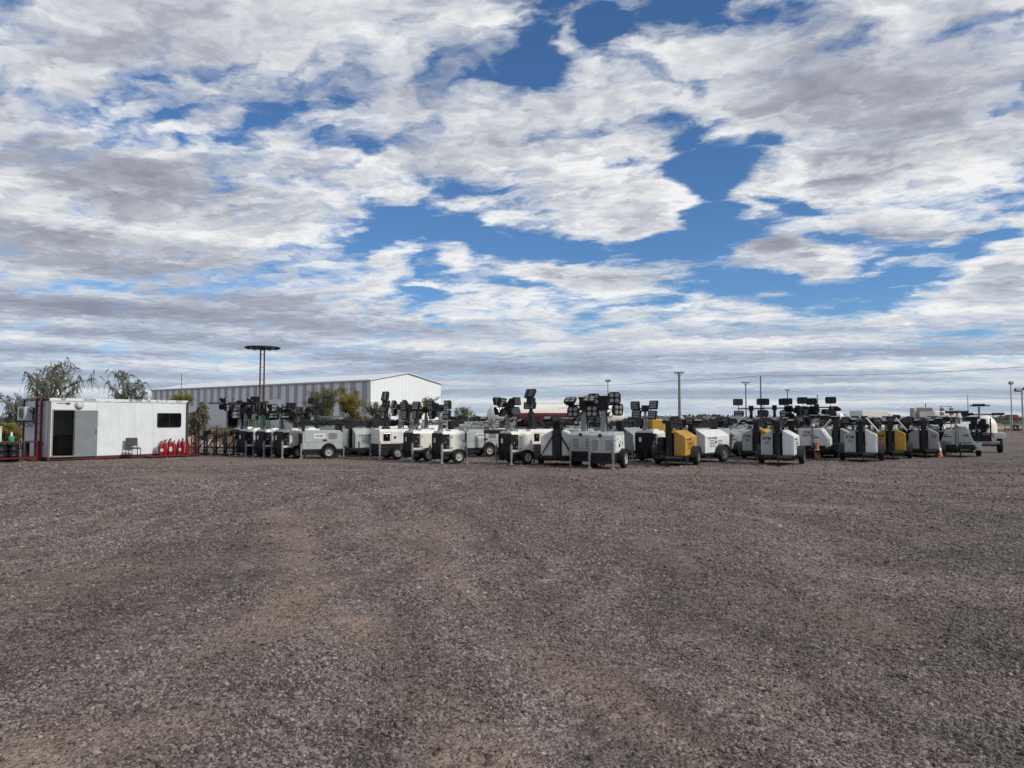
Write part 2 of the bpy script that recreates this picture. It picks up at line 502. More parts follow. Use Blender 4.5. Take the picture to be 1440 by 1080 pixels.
    puff = mth('MULTIPLY', mth('SUBTRACT', noise(vm('ADD', qs, scl(w2, 0.12)), 6.5, 3.5, 0.5), 0.5), mr(dz, 0.04, 0.25, 0.5, 1.0, False))
    th = mth('ADD', th, mth('ADD', mth('MULTIPLY', finew, 1.3), mth('MULTIPLY', puff, 2.7)))
    dens = mr(th, -0.26, 0.74)
    # light on the deck
    bw = vm('ADD', qs, scl(w2, 0.25))
    g1 = noise(bw, 3.1, 3.0, 0.45)
    g2 = noise(vm('ADD', bw, (0.10, -0.10, 0.0)), 3.1, 3.0, 0.45)
    h1 = noise(bw, 8.5, 3.0, 0.45)
    h2 = noise(vm('ADD', bw, (0.035, -0.035, 0.0)), 8.5, 3.0, 0.45)
    lit = mth('ADD', mth('MULTIPLY', mth('SUBTRACT', f1, f2), 0.35), mth('ADD', mth('MULTIPLY', mth('SUBTRACT', g1, g2), 2.2), mth('MULTIPLY', mth('SUBTRACT', h1, h2), 1.1)))
    az = mth('DIVIDE', dx, mth('ADD', mth('MAXIMUM', dy, 0.0), 0.35))
    row = comb(mth('ADD', mth('MULTIPLY', az, 1.9), mth('MULTIPLY', vm('DOT_PRODUCT', w2, (1, 0, 0)), 0.6)),
               mth('ADD', mth('MULTIPLY', mth('LOGARITHM', mth('ADD', mth('MAXIMUM', dz, 0.0), 0.05), 2.71828), 6.0), mth('ADD', mth('MULTIPLY', vm('DOT_PRODUCT', w2, (0, 1, 0)), 0.9), mth('MULTIPLY', az, 0.8))), 2.2)
    rows = noise(row, 1.25, 4, 0.5)
    low = noise(comb(vm('DOT_PRODUCT', qw, (0.36, -0.10, 0)), vm('DOT_PRODUCT', qw, (0.10, 0.85, 0)), 9.1), 1.5, 5, 0.55)
    grey_b = blobs([
        (120, 250, 210, 44, 0.24, 14), (330, 285, 150, 34, 0.22, 14), (200, 365, 320, 30, 0.28, 5), (60, 330, 120, 20, 0.3, 5), (600, 200, 70, 60, 0.35, 60),
        (640, 70, 90, 50, 0.28, 30), (700, 190, 60, 40, 0.25, 0), (1150, 100, 90, 90, 0.42, 20), (1380, 60, 130, 70, 0.40, 20), (1260, 90, 80, 60, 0.3, 0), (1210, 230, 70, 40, 0.25, 0), (120, 90, 70, 40, 0.15, 0),
        (60, 430, 240, 16, 0.42, 3), (330, 420, 200, 14, 0.36, 5), (120, 500, 260, 14, 0.40, 2), (900, 505, 260, 12, 0.30, 0), (1180, 500, 180, 10, 0.30, 0), (600, 520, 260, 8, 0.36, 0), (1250, 250, 80, 30, 0.2, 0),
        (250, 190, 150, 26, -0.30, 14), (560, 255, 110, 26, -0.25, 12), (120, 310, 150, 12, -0.3, 8), (700, 150, 60, 30, -0.2, 0), (330, 335, 140, 10, -0.25, 6), (330, 390, 140, 8, -0.3, 5), (1300, 280, 150, 40, -0.25, 0), (880, 420, 260, 30, -0.15, 3), (1000, 150, 60, 50, -0.2, 0),
    ])
    sh = mth('ADD', mth('MULTIPLY', mth('SUBTRACT', th, 0.55), 0.27), mth('MULTIPLY', mth('SUBTRACT', low, 0.5), 0.75))
    sh = mth('ADD', mth('ADD', sh, grey_b), mth('MULTIPLY', mth('MULTIPLY', lit, mr(dz, 0.03, 0.3, 0.3, 1.0, False)), -0.62))
    sh = mth('ADD', sh, mth('MULTIPLY', puff, -0.5))
    sh = mth('ADD', sh, mth('MULTIPLY', mth('SUBTRACT', rows, 0.5), mr(dz, 0.05, 0.45, 2.0, 0.6, False)))
    sh = mth('ADD', mth('ADD', sh, 0.22), mr(dz, 0.02, 0.14, 0.12, 0.0))
    shc = mr(sh, -0.05, 0.95, 0.0, 1.0, False)
    ramp = N.new('ShaderNodeValToRGB'); L.new(shc, ramp.inputs[0])
    cr = ramp.color_ramp
    cr.elements[0].position = 0.0; cr.elements[0].color = (0.89, 0.90, 0.91, 1)
    cr.elements[1].position = 1.0; cr.elements[1].color = (0.28, 0.29, 0.345, 1)
    e = cr.elements.new(0.30); e.color = (0.66, 0.675, 0.70, 1)
    e = cr.elements.new(0.62); e.color = (0.42, 0.43, 0.475, 1)
    cool = N.new('ShaderNodeMix'); cool.data_type = 'RGBA'; cool.blend_type = 'MULTIPLY'
    L.new(mth('MULTIPLY', mr(dz, 0.04, 0.22, 1.0, 0.25), mr(shc, 0.15, 0.5, 0.0, 1.0)), cool.inputs[0]); L.new(ramp.outputs[0], cool.inputs[6]); cool.inputs[7].default_value = (0.86, 0.97, 1.14, 1)
    cloud = mixc(mr(dz, 0.0, 0.09, 0.40, 0.0), cool.outputs[2], (0.50, 0.57, 0.63))
    b_sky = N.new('ShaderNodeBackground'); b_sky.inputs[1].default_value = 0.098
    tint = mixc(1.0, sky.outputs[0], (1, 1, 1))
    tn = N.new('ShaderNodeMix'); tn.data_type = 'RGBA'; tn.blend_type = 'MULTIPLY'; tn.inputs[0].default_value = 1.0
    L.new(sky.outputs[0], tn.inputs[6]); tn.inputs[7].default_value = (0.62, 0.88, 1.12, 1)
    L.new(tn.outputs[2], b_sky.inputs[0])
    b_cl = N.new('ShaderNodeBackground'); b_cl.inputs[1].default_value = 1.0
    L.new(cloud, b_cl.inputs[0])
    ms = N.new('ShaderNodeMixShader')
    L.new(dens, ms.inputs[0]); L.new(b_sky.outputs[0], ms.inputs[1]); L.new(b_cl.outputs[0], ms.inputs[2])
    L.new(ms.outputs[0], out.inputs[0])
    w.cycles.sampling_method = 'MANUAL'
    w.cycles.sample_map_resolution = 512


build_world()
sd = bpy.data.lights.new("sun", 'SUN'); sd.energy = 2.9; sd.angle = R(7); sd.color = (1.0, 0.95, 0.87)
sun = bpy.data.objects.new("sun", sd); COL.objects.link(sun)
sun.rotation_euler = SUN_DIR.to_track_quat('Z', 'Y').to_euler()
# ------------------------------------------------------------------ ground and gravel
PATCH = [  # bare earth showing through the gravel: x, y, rx, ry, amount
    (-2.05, 7.2, 0.40, 1.0, 0.8), (-1.75, 6.4, 0.35, 0.5, 0.6), (-2.0, 4.2, 0.45, 0.4, 0.6),
    (-0.2, 3.8, 0.25, 0.4, 0.8), (-2.5, 3.9, 0.4, 0.4, 0.8), (1.6, 5.2, 0.5, 1.4, 0.30), (-4.6, 8.0, 0.8, 1.5, 0.35), (-10.4, 23, 1.6, 1.5, 0.7),
    (-1.2, 11.5, 0.7, 2.2, 0.45), (3.2, 9.0, 0.8, 2.6, 0.25), (-14.5, 17, 2.5, 3.0, 0.4), (2.0, 24.5, 9, 1.6, 0.45), (11, 26, 6, 2.0, 0.4), (-8, 30, 9, 2.0, 0.5),
    (-3.2, 13.5, 1.0, 2.2, 0.35), (5.5, 14.5, 1.6, 2.0, 0.2),
]


def dirt_at(x, y):
    n = mnoise.noise((x * 0.9, y * 0.9, 0.3)) * 0.5 + mnoise.noise((x * 2.7, y * 2.7, 4.3)) * 0.3
    t = 0.0
    for (cx, cy, rx, ry, a) in PATCH:
        d = math.hypot((x - cx) / rx, (y - cy) / ry) + n * 0.6
        if d < 1.3:
            t = max(t, a * min(1.0, max(0.0, (1.3 - d) / 0.9)))
    t += 0.25 * max(0.0, mnoise.noise((x * 0.28, y * 0.14, 8.0)) - 0.15)
    for (pts, w, a) in TRACKS:
        for (p, q) in zip(pts[:-1], pts[1:]):
            if min(p[1], q[1]) - 1 < y < max(p[1], q[1]) + 1:
                ex, ey = q[0] - p[0], q[1] - p[1]
                u = max(0.0, min(1.0, ((x - p[0]) * ex + (y - p[1]) * ey) / (ex * ex + ey * ey)))
                d = math.hypot(x - p[0] - ex * u, y - p[1] - ey * u) / w + n * 0.9
                if d < 1.3:
                    t = max(t, a * (0.55 + 0.9 * mnoise.noise((x * 0.7, y * 0.7, 21.0))) * min(1.0, (1.3 - d) / 0.8))
    return max(0.0, min(1.0, t))


TRACKS = [  # worn wheel tracks: points, half width, amount
    ([(-2.15, 2.0), (-2.0, 4.8), (-2.05, 7.5), (-2.9, 10.2), (-4.6, 14.5)], 0.36, 0.9),
    ([(0.5, 2.6), (0.05, 3.6), (-0.45, 4.4), (-0.85, 5.1), (-1.3, 6.4)], 0.26, 0.95),
    ([(1.2, 3.4), (0.5, 4.9), (0.1, 6.0), (-0.4, 7.2), (-1.2, 9.5), (-2.4, 13)], 0.28, 0.6),
    ([(3.0, 6.0), (2.2, 8.5), (1.6, 12), (1.5, 16)], 0.4, 0.35), ([(5.0, 5.0), (4.4, 8.5), (3.4, 13)], 0.4, 0.3),
    ([(-5.6, 6.5), (-6.2, 10), (-7.5, 15)], 0.45, 0.35), ([(-13, 14), (-10.5, 20), (-6, 26)], 0.7, 0.5), ([(14, 15), (9, 23), (2, 27)], 0.8, 0.45), ([(17, 20), (11, 25), (4, 28)], 0.8, 0.45),
]


def ground_h(x, y):
    d = math.hypot(x, y)
    k = 1.0 if d < 14 else max(0.15, 1 - (d - 14) / 10)
    return k * (0.018 * mnoise.noise((x * 0.5, y * 0.5, 1.0)) + 0.012 * mnoise.noise((x * 1.6, y * 1.2, 5.0)) + 0.006 * mnoise.noise((x * 5, y * 5, 2.0))) - 0.012


def axis_steps(lo, hi, fine_lo, fine_hi, st):
    a = []
    x = fine_lo
    while x <= fine_hi + 1e-6:
        a.append(x); x += st
    s = st; x = a[-1]
    while x < hi:
        s *= 1.16; x += s; a.append(x)
    s = st; x = a[0]; b = []
    while x > lo:
        s *= 1.16; x -= s; b.append(x)
    return b[::-1] + a


def lane_tone(nt, pos):
    """pale packed lanes and darker loose rows left by turning vehicles, fanning out from the parked rows"""
    N, L = nt.nodes, nt.links

    def mt(op, a, b):
        n = N.new('ShaderNodeMath'); n.operation = op
        for i, v in enumerate((a, b)):
            if isinstance(v, (int, float)): n.inputs[i].default_value = v
            else: L.new(v, n.inputs[i])
        return n.outputs[0]

    def nz(v, sc, det):
        n = N.new('ShaderNodeTexNoise'); n.inputs['Scale'].default_value = sc; n.inputs['Detail'].default_value = det; n.inputs['Roughness'].default_value = 0.6
        L.new(v, n.inputs['Vector']); return n.outputs[0]

    def mr(x, a, b, c, d):
        n = N.new('ShaderNodeMapRange'); L.new(x, n.inputs[0])
        for i, v in enumerate((a, b, c, d)): n.inputs[i + 1].default_value = v
        return n.outputs[0]
    sx = N.new('ShaderNodeSeparateXYZ'); L.new(pos, sx.inputs[0])
    out = None
    for (cx, cy, k1, k2, lo, hi, wob) in ((1.0, 33.0, 17.0, 0.10, 0.80, 1.14, 0.55), (-3.0, 36.0, 62.0, 0.05, 0.80, 1.15, 0.40), (-38.0, 2.0, 34.0, 0.03, 0.84, 1.14, 0.16)):
        ax = mt('ADD', sx.outputs[0], -cx); ay = mt('SUBTRACT', cy, sx.outputs[1])
        rad = mt('SQRT', mt('ADD', mt('MULTIPLY', ax, ax), mt('MULTIPLY', ay, ay)), 0.0)
        w = mt('MULTIPLY', nz(pos, 0.12, 2), wob)
        if cx < -20:   # rings of a wide turn
            u, v = mt('ADD', mt('MULTIPLY', rad, 1.4), mt('MULTIPLY', w, 12.0)), mt('MULTIPLY', mt('ARCTAN2', ax, ay), 2.0)
        else:
            u, v = mt('MULTIPLY', mt('ADD', mt('ARCTAN2', ax, ay), w), k1), mt('MULTIPLY', rad, k2)
        cb = N.new('ShaderNodeCombineXYZ'); L.new(u, cb.inputs[0]); L.new(v, cb.inputs[1]); cb.inputs[2].default_value = cx
        t = mr(nz(cb.outputs[0], 1.0, 4), 0.34, 0.66, lo, hi)
        out = t if out is None else mt('MULTIPLY', out, t)
    return out


def build_ground():
    xs = axis_steps(-5000, 5000, -9, 9, 0.16); ys = axis_steps(-400, 7000, 1.5, 16, 0.16)
    vs, at = [], []
    for y in ys:
        for x in xs:
            near = abs(x) < 60 and y < 80
            vs.append((x, y, ground_h(x, y) if near else -0.012)); at.append(dirt_at(x, y) if near else 0.2)
    nx = len(xs)
    fs = [(j * nx + i, j * nx + i + 1, (j + 1) * nx + i + 1, (j + 1) * nx + i) for j in range(len(ys) - 1) for i in range(nx - 1)]
    me = bpy.data.meshes.new('ground'); me.from_pydata(vs, [], fs)
    a = me.attributes.new('dirt', 'FLOAT', 'POINT'); a.data.foreach_set('value', at)
    me.shade_smooth()
    m = bpy.data.materials.new('gravel_ground')
    nt, b = nt_of(m); N, L = nt.nodes, nt.links
    geo = N.new('ShaderNodeNewGeometry')
    pos = geo.outputs['Position']

    def nz(scale, det, rough, vec=pos):
        n = N.new('ShaderNodeTexNoise'); n.inputs['Scale'].default_value = scale; n.inputs['Detail'].default_value = det; n.inputs['Roughness'].default_value = rough
        L.new(vec, n.inputs['Vector']); return n

    def vor(scale, feat='F1', vec=pos):
        n = N.new('ShaderNodeTexVoronoi'); n.feature = feat; n.inputs['Scale'].default_value = scale
        L.new(vec, n.inputs['Vector']); return n

    def mr(x, a, b, c, d):
        n = N.new('ShaderNodeMapRange'); L.new(x, n.inputs[0])
        for i, v in enumerate((a, b, c, d)): n.inputs[i + 1].default_value = v
        return n.outputs[0]

    def mt(op, a, b):
        n = N.new('ShaderNodeMath'); n.operation = op
        for i, v in enumerate((a, b)):
            if isinstance(v, (int, float)): n.inputs[i].default_value = v
            else: L.new(v, n.inputs[i])
        return n.outputs[0]

    def mix(f, a, b, bt='MIX'):
        n = N.new('ShaderNodeMix'); n.data_type = 'RGBA'; n.blend_type = bt
        if isinstance(f, (int, float)): n.inputs[0].default_value = f
        else: L.new(f, n.inputs[0])
        for v, s in ((a, n.inputs[6]), (b, n.inputs[7])):
            if isinstance(v, tuple): s.default_value = (*v, 1)
            else: L.new(v, s)
        return n.outputs[2]

    # pebbles of two sizes
    dn = nz(9, 3, 0.6)
    sc = N.new('ShaderNodeVectorMath'); sc.operation = 'SCALE'; sc.inputs[3].default_value = 0.05
    L.new(dn.outputs[1], sc.inputs[0])
    pv = N.new('ShaderNodeVectorMath'); pv.operation = 'ADD'; L.new(pos, pv.inputs[0]); L.new(sc.outputs[0], pv.inputs[1])
    v1 = vor(34, vec=pv.outputs[0]); v2 = vor(13, vec=pv.outputs[0]); v3 = vor(70, vec=pv.outputs[0]); v4 = vor(4.5, vec=pv.outputs[0])

    def ramp(x, pts):
        n = N.new('ShaderNodeValToRGB'); L.new(x, n.inputs[0])
        c = n.color_ramp
        c.elements[0].position = pts[0][0]; c.elements[0].color = (*pts[0][1], 1)
        c.elements[1].position = pts[-1][0]; c.elements[1].color = (*pts[-1][1], 1)
        for p, col in pts[1:-1]:
            e = c.elements.new(p); e.color = (*col, 1)
        return n.outputs[0]
    STONES = [(0.0, (0.045, 0.036, 0.033)), (0.3, (0.122, 0.099, 0.086)), (0.55, (0.200, 0.160, 0.142)), (0.8, (0.305, 0.257, 0.226)), (1.0, (0.50, 0.43, 0.39))]

    def cell(v):
        s = N.new('ShaderNodeSeparateColor'); L.new(v.outputs['Color'], s.inputs[0]); return s.outputs[0]
    c1 = ramp(cell(v1), STONES); c2 = ramp(cell(v2), STONES); c3 = ramp(cell(v3), STONES); c4 = ramp(cell(v4), STONES)
    col = mix(mr(nz(5, 3, 0.5).outputs[0], 0.4, 0.6, 0.1, 0.6), c1, c3)
    col = mix(0.40, col, c2)
    col = mix(0.14, col, c4)
    # gaps between the pebbles hold grit
    # coarse and fine drift of tone
    big = nz(0.22, 5, 0.6); mid = nz(1.7, 6, 0.7); fin = nz(9.0, 6, 0.75)
    st = N.new('ShaderNodeMapping'); st.inputs['Scale'].default_value = (0.12, 0.9, 1); st.inputs['Rotation'].default_value = (0, 0, R(8)); L.new(pos, st.inputs[0])
    trk = nz(1.0, 4, 0.6, st.outputs[0])
    tone = mt('MULTIPLY', mr(big.outputs[0], 0.3, 0.7, 0.78, 1.2), mr(mid.outputs[0], 0.3, 0.7, 0.74, 1.26))
    tone = mt('MULTIPLY', tone, mr(fin.outputs[0], 0.3, 0.7, 0.70, 1.30))
    tone = mt('MULTIPLY', tone, mr(trk.outputs[0], 0.3, 0.7, 0.76, 1.04))
    tone = mt('MULTIPLY', tone, lane_tone(nt, pos))
    tv = N.new('ShaderNodeVectorMath'); tv.operation = 'SCALE'; L.new(col, tv.inputs[0]); L.new(tone, tv.inputs[3])
    col = tv.outputs[0]
    at_ = N.new('ShaderNodeAttribute'); at_.attribute_name = 'dirt'
    dn2 = nz(6, 7, 0.7)
    df = mt('MULTIPLY', at_.outputs['Fac'], mr(dn2.outputs[0], 0.28, 0.55, 0.25, 1.0))
    earth = mix(mr(fin.outputs[0], 0.35, 0.65, 0, 1), (0.25, 0.168, 0.118), (0.42, 0.305, 0.225))
    col = mix(df, col, earth)
    # far off: dry plain
    sp = N.new('ShaderNodeSeparateXYZ'); L.new(pos, sp.inputs[0])
    far = mr(sp.outputs[1], 105, 125, 0, 0.8)
    plain = mix(mr(nz(0.03, 6, 0.6).outputs[0], 0.4, 0.6, 0, 1), (0.20, 0.17, 0.12), (0.14, 0.13, 0.085))
    col = mix(far, col, plain)
    L.new(col, b.inputs['Base Color'])
    b.inputs['Roughness'].default_value = 0.9; b.inputs['Specular IOR Level'].default_value = 0.25
    h = mt('ADD', mt('MULTIPLY', v1.outputs['Distance'], -1.0), mt('MULTIPLY', v2.outputs['Distance'], -1.3))
    h = mt('ADD', h, mt('MULTIPLY', v3.outputs['Distance'], -0.5))
    h = mt('ADD', h, mt('MULTIPLY', fin.outputs[0], 1.2))
    bp = N.new('ShaderNodeBump'); bp.inputs['Strength'].default_value = 0.9; bp.inputs['Distance'].default_value = 0.03
    L.new(h, bp.inputs['Height']); L.new(bp.outputs[0], b.inputs['Normal'])
    me.materials.append(m)
    o = bpy.data.objects.new('ground', me); COL.objects.link(o); tag(o, kind='structure')
    return STONES


STONES = build_ground()


def build_gravel():
    st = 0.25
    vs, fs, dens, size, idx = [], [], [], [], {}
    def vid(i, j):
        if (i, j) not in idx:
            x, y = i * st, j * st
            idx[(i, j)] = len(vs)
            vs.append((x, y, ground_h(x, y)))
            k = max(0.06, 1.0 - 1.15 * dirt_at(x, y))
            cl = 0.75 + 0.9 * mnoise.noise((x * 0.8, y * 0.8, 11.0)) + 0.5 * mnoise.noise((x * 2.4, y * 2.4, 17.0))
            fade = 1.0 if y < 15 else max(0.0, (34 - y) / 19)
            dens.append(max(0.12, cl) * k * fade * min(2500.0, 2500.0 * (5.0 / max(y, 5.0)) ** 1.9))
            size.append(min(2.6, max(1.0, (y / 6.0) ** 0.6)))
        return idx[(i, j)]
    for j in range(int(1.75 / st), int(34 / st)):
        w = int((0.80 * j * st + 1.6) / st)
        for i in range(-w, w):
            fs.append((vid(i, j), vid(i + 1, j), vid(i + 1, j + 1), vid(i, j + 1)))
    me = bpy.data.meshes.new('gravel'); me.from_pydata(vs, [], fs)
    me.attributes.new('density', 'FLOAT', 'POINT').data.foreach_set('value', dens)
    me.attributes.new('stone_size', 'FLOAT', 'POINT').data.foreach_set('value', size)
    o = bpy.data.objects.new('gravel', me); COL.objects.link(o)
    tag(o, 'loose grey and brown crushed stone spread over the open yard', 'gravel', kind='stuff')
    m = bpy.data.materials.new('gravel_stone')
    nt, b = nt_of(m); N, L = nt.nodes, nt.links
    oi = N.new('ShaderNodeObjectInfo')
    rp = N.new('ShaderNodeValToRGB'); L.new(oi.outputs['Random'], rp.inputs[0])
    pts = [(0.0, (0.055, 0.044, 0.042)), (0.25, (0.110, 0.087, 0.079)), (0.5, (0.180, 0.146, 0.131)), (0.72, (0.225, 0.179, 0.155)), (0.95, (0.27, 0.225, 0.205)), (1.0, (0.36, 0.32, 0.29))]
    c = rp.color_ramp
    c.elements[0].color = (*pts[0][1], 1); c.elements[1].color = (*pts[-1][1], 1)
    for p, col in pts[1:-1]:
        e = c.elements.new(p); e.color = (*col, 1)
    tc = N.new('ShaderNodeTexCoord')
    n = N.new('ShaderNodeTexNoise'); n.inputs['Scale'].default_value = 2.2; n.inputs['Detail'].default_value = 6
    L.new(tc.outputs['Object'], n.inputs['Vector'])
    r = N.new('ShaderNodeMapRange'); r.inputs[1].default_value = 0.3; r.inputs[2].default_value = 0.7; r.inputs[3].default_value = 0.75; r.inputs[4].default_value = 1.2
    L.new(n.outputs[0], r.inputs[0])
    ge = N.new('ShaderNodeNewGeometry')
    lm = N.new('ShaderNodeMath'); lm.operation = 'MULTIPLY'; L.new(r.outputs[0], lm.inputs[0]); L.new(lane_tone(nt, ge.outputs['Position']), lm.inputs[1])
    sv = N.new('ShaderNodeVectorMath'); sv.operation = 'SCALE'; L.new(rp.outputs[0], sv.inputs[0]); L.new(lm.outputs[0], sv.inputs[3])
    L.new(sv.outputs[0], b.inputs['Base Color']); b.inputs['Roughness'].default_value = 0.85; b.inputs['Specular IOR Level'].default_value = 0.3
    g = bpy.data.node_groups.new('scatter_stones', 'GeometryNodeTree')
    g.interface.new_socket('Geometry', in_out='INPUT', socket_type='NodeSocketGeometry')
    g.interface.new_socket('Geometry', in_out='OUTPUT', socket_type='NodeSocketGeometry')
    N, L = g.nodes, g.links
    gi, go = N.new('NodeGroupInput'), N.new('NodeGroupOutput')

    def attr(nm):
        a = N.new('GeometryNodeInputNamedAttribute'); a.data_type = 'FLOAT'; a.inputs['Name'].default_value = nm
        return a.outputs[0]
    dp = N.new('GeometryNodeDistributePointsOnFaces'); dp.distribute_method = 'RANDOM'
    L.new(gi.outputs[0], dp.inputs['Mesh']); L.new(attr('density'), dp.inputs['Density'])
    ico = N.new('GeometryNodeMeshIcoSphere'); ico.inputs['Radius'].default_value = 1.0; ico.inputs['Subdivisions'].default_value = 2
    sp = N.new('GeometryNodeSetPosition')
    L.new(ico.outputs[0], sp.inputs['Geometry'])
    nz = N.new('ShaderNodeTexVoronoi'); nz.inputs['Scale'].default_value = 0.9; nz.feature = 'SMOOTH_F1'
    ip = N.new('GeometryNodeInputPosition'); L.new(ip.outputs[0], nz.inputs['Vector'])
    mm = N.new('ShaderNodeMath'); mm.operation = 'MULTIPLY_ADD'; mm.inputs[1].default_value = -0.7; mm.inputs[2].default_value = 1.25
    L.new(nz.outputs['Distance'], mm.inputs[0])
    sc = N.new('ShaderNodeVectorMath'); sc.operation = 'SCALE'; L.new(ip.outputs[0], sc.inputs[0]); L.new(mm.outputs[0], sc.inputs[3])
    L.new(sc.outputs[0], sp.inputs['Position'])
    sm = N.new('GeometryNodeSetMaterial'); sm.inputs['Material'].default_value = m; L.new(sp.outputs[0], sm.inputs[0])
    ii = N.new('GeometryNodeInstanceOnPoints')
    L.new(dp.outputs['Points'], ii.inputs['Points']); L.new(sm.outputs[0], ii.inputs['Instance'])
    rr = N.new('FunctionNodeRandomValue'); rr.data_type = 'FLOAT_VECTOR'
    rr.inputs[0].default_value = (-0.45, -0.45, 0); rr.inputs[1].default_value = (0.45, 0.45, 6.28)
    L.new(rr.outputs[0], ii.inputs['Rotation'])
    rs = N.new('FunctionNodeRandomValue'); rs.data_type = 'FLOAT_VECTOR'
    rs.inputs[0].default_value = (0.0058, 0.0048, 0.0048); rs.inputs[1].default_value = (0.0150, 0.0120, 0.0100)
    rs.inputs['Seed'].default_value = 5
    # a few larger stones
    rb = N.new('FunctionNodeRandomValue'); rb.data_type = 'FLOAT'; rb.inputs['Seed'].default_value = 9
    pw = N.new('ShaderNodeMath'); pw.operation = 'POWER'; pw.inputs[1].default_value = 9.0
    L.new(rb.outputs[1], pw.inputs[0])
    ma = N.new('ShaderNodeMath'); ma.operation = 'MULTIPLY_ADD'; ma.inputs[1].default_value = 1.3; ma.inputs[2].default_value = 0.9
    L.new(pw.outputs[0], ma.inputs[0])
    ms = N.new('ShaderNodeMath'); ms.operation = 'MULTIPLY'; L.new(ma.outputs[0], ms.inputs[0]); L.new(attr('stone_size'), ms.inputs[1])
    s2 = N.new('ShaderNodeVectorMath'); s2.operation = 'SCALE'; L.new(rs.outputs[0], s2.inputs[0]); L.new(ms.outputs[0], s2.inputs[3])
    L.new(s2.outputs[0], ii.inputs['Scale'])
    L.new(ii.outputs[0], go.inputs[0])
    md = o.modifiers.new('stones', 'NODES'); md.node_group = g


build_gravel()
# ------------------------------------------------------------------ parts shared by the towers
def make_wheel(root, x, y, r, w, rim='rim', name='wheel'):
    s = 1 if x > 0 else -1
    b = MB()
    prof = [(r * 0.58, -w / 2 + 0.01), (r * 0.80, -w / 2), (r * 0.95, -w * 0.42), (r, -w * 0.28), (r, w * 0.28), (r * 0.95, w * 0.42), (r * 0.80, w / 2), (r * 0.58, w / 2 - 0.01), (r * 0.58, -w / 2 + 0.01)]
    b.lathe(prof, (x, y, r), 'x', 22)
    wh = b.build(name, M['rubber'], root, smooth=40)
    b = MB()
    o = s * w * 0.5
    b.lathe([(r * 0.60, o * 0.95), (r * 0.56, o * 0.92), (r * 0.50, o * 0.55), (r * 0.30, o * 0.45), (r * 0.26, o * 0.70), (r * 0.12, o * 0.75), (r * 0.10, o * 1.0), (0.001, o * 1.0)], (x, y, r), 'x', 18)
    for k in range(6):
        t = k * PI / 3
        b.tube((x + o * 0.5, y + r * 0.38 * math.cos(t), r + r * 0.38 * math.sin(t)), (x + o * 0.62, y + r * 0.38 * math.cos(t), r + r * 0.38 * math.sin(t)), r * 0.045, 6)
    b.build('rim', M[rim], wh, smooth=40)
    return wh


def make_fender(root, x, y, r, w, m='black', boxy=False):
    b = MB()
    t = 0.02
    if boxy:
        pr = [(y - r * 1.35, r * 0.9), (y - r * 1.15, r * 1.9), (y + r * 1.15, r * 1.9), (y + r * 1.35, r * 0.9)]
    else:
        pr = [(y + r * 1.2 * math.cos(a), r + r * 1.16 * math.sin(a)) for a in [PI * (1.02 - 1.04 * k / 9) for k in range(10)]]
    inner = [(p[0] + (y - p[0]) * 0.07, p[1] - 0.03) for p in pr][::-1]
    b.prism(pr + inner, 'x', x - w / 2, x + w / 2)
    return b.build('fender', M[m], root, smooth=30)


def make_leg(root, x, y, top, m='galv', foot=True):
    b = MB()
    b.cbox((x, y, (top + 0.30) / 2), (0.07, 0.07, top - 0.30))
    b.cbox((x, y, 0.28), (0.05, 0.05, 0.52))
    if foot:
        b.lathe([(0.001, 0.0), (0.10, 0.0), (0.10, 0.015), (0.03, 0.05), (0.001, 0.05)], (x, y, 0.0), 'z', 10)
    b.tube((x, y, top), (x, y, top + 0.07), 0.018, 6)
    b.tube((x, y, top + 0.06), (x + 0.09, y, top + 0.06), 0.012, 5)
    z = 0.36
    while z < top - 0.06:
        b.cbox((x, y, z), (0.026, 0.076, 0.026), 1); b.cbox((x, y, z), (0.076, 0.026, 0.026), 1); z += 0.11
    return b.build('stabilizer_leg', [M[m], M['void']], root, smooth=35)


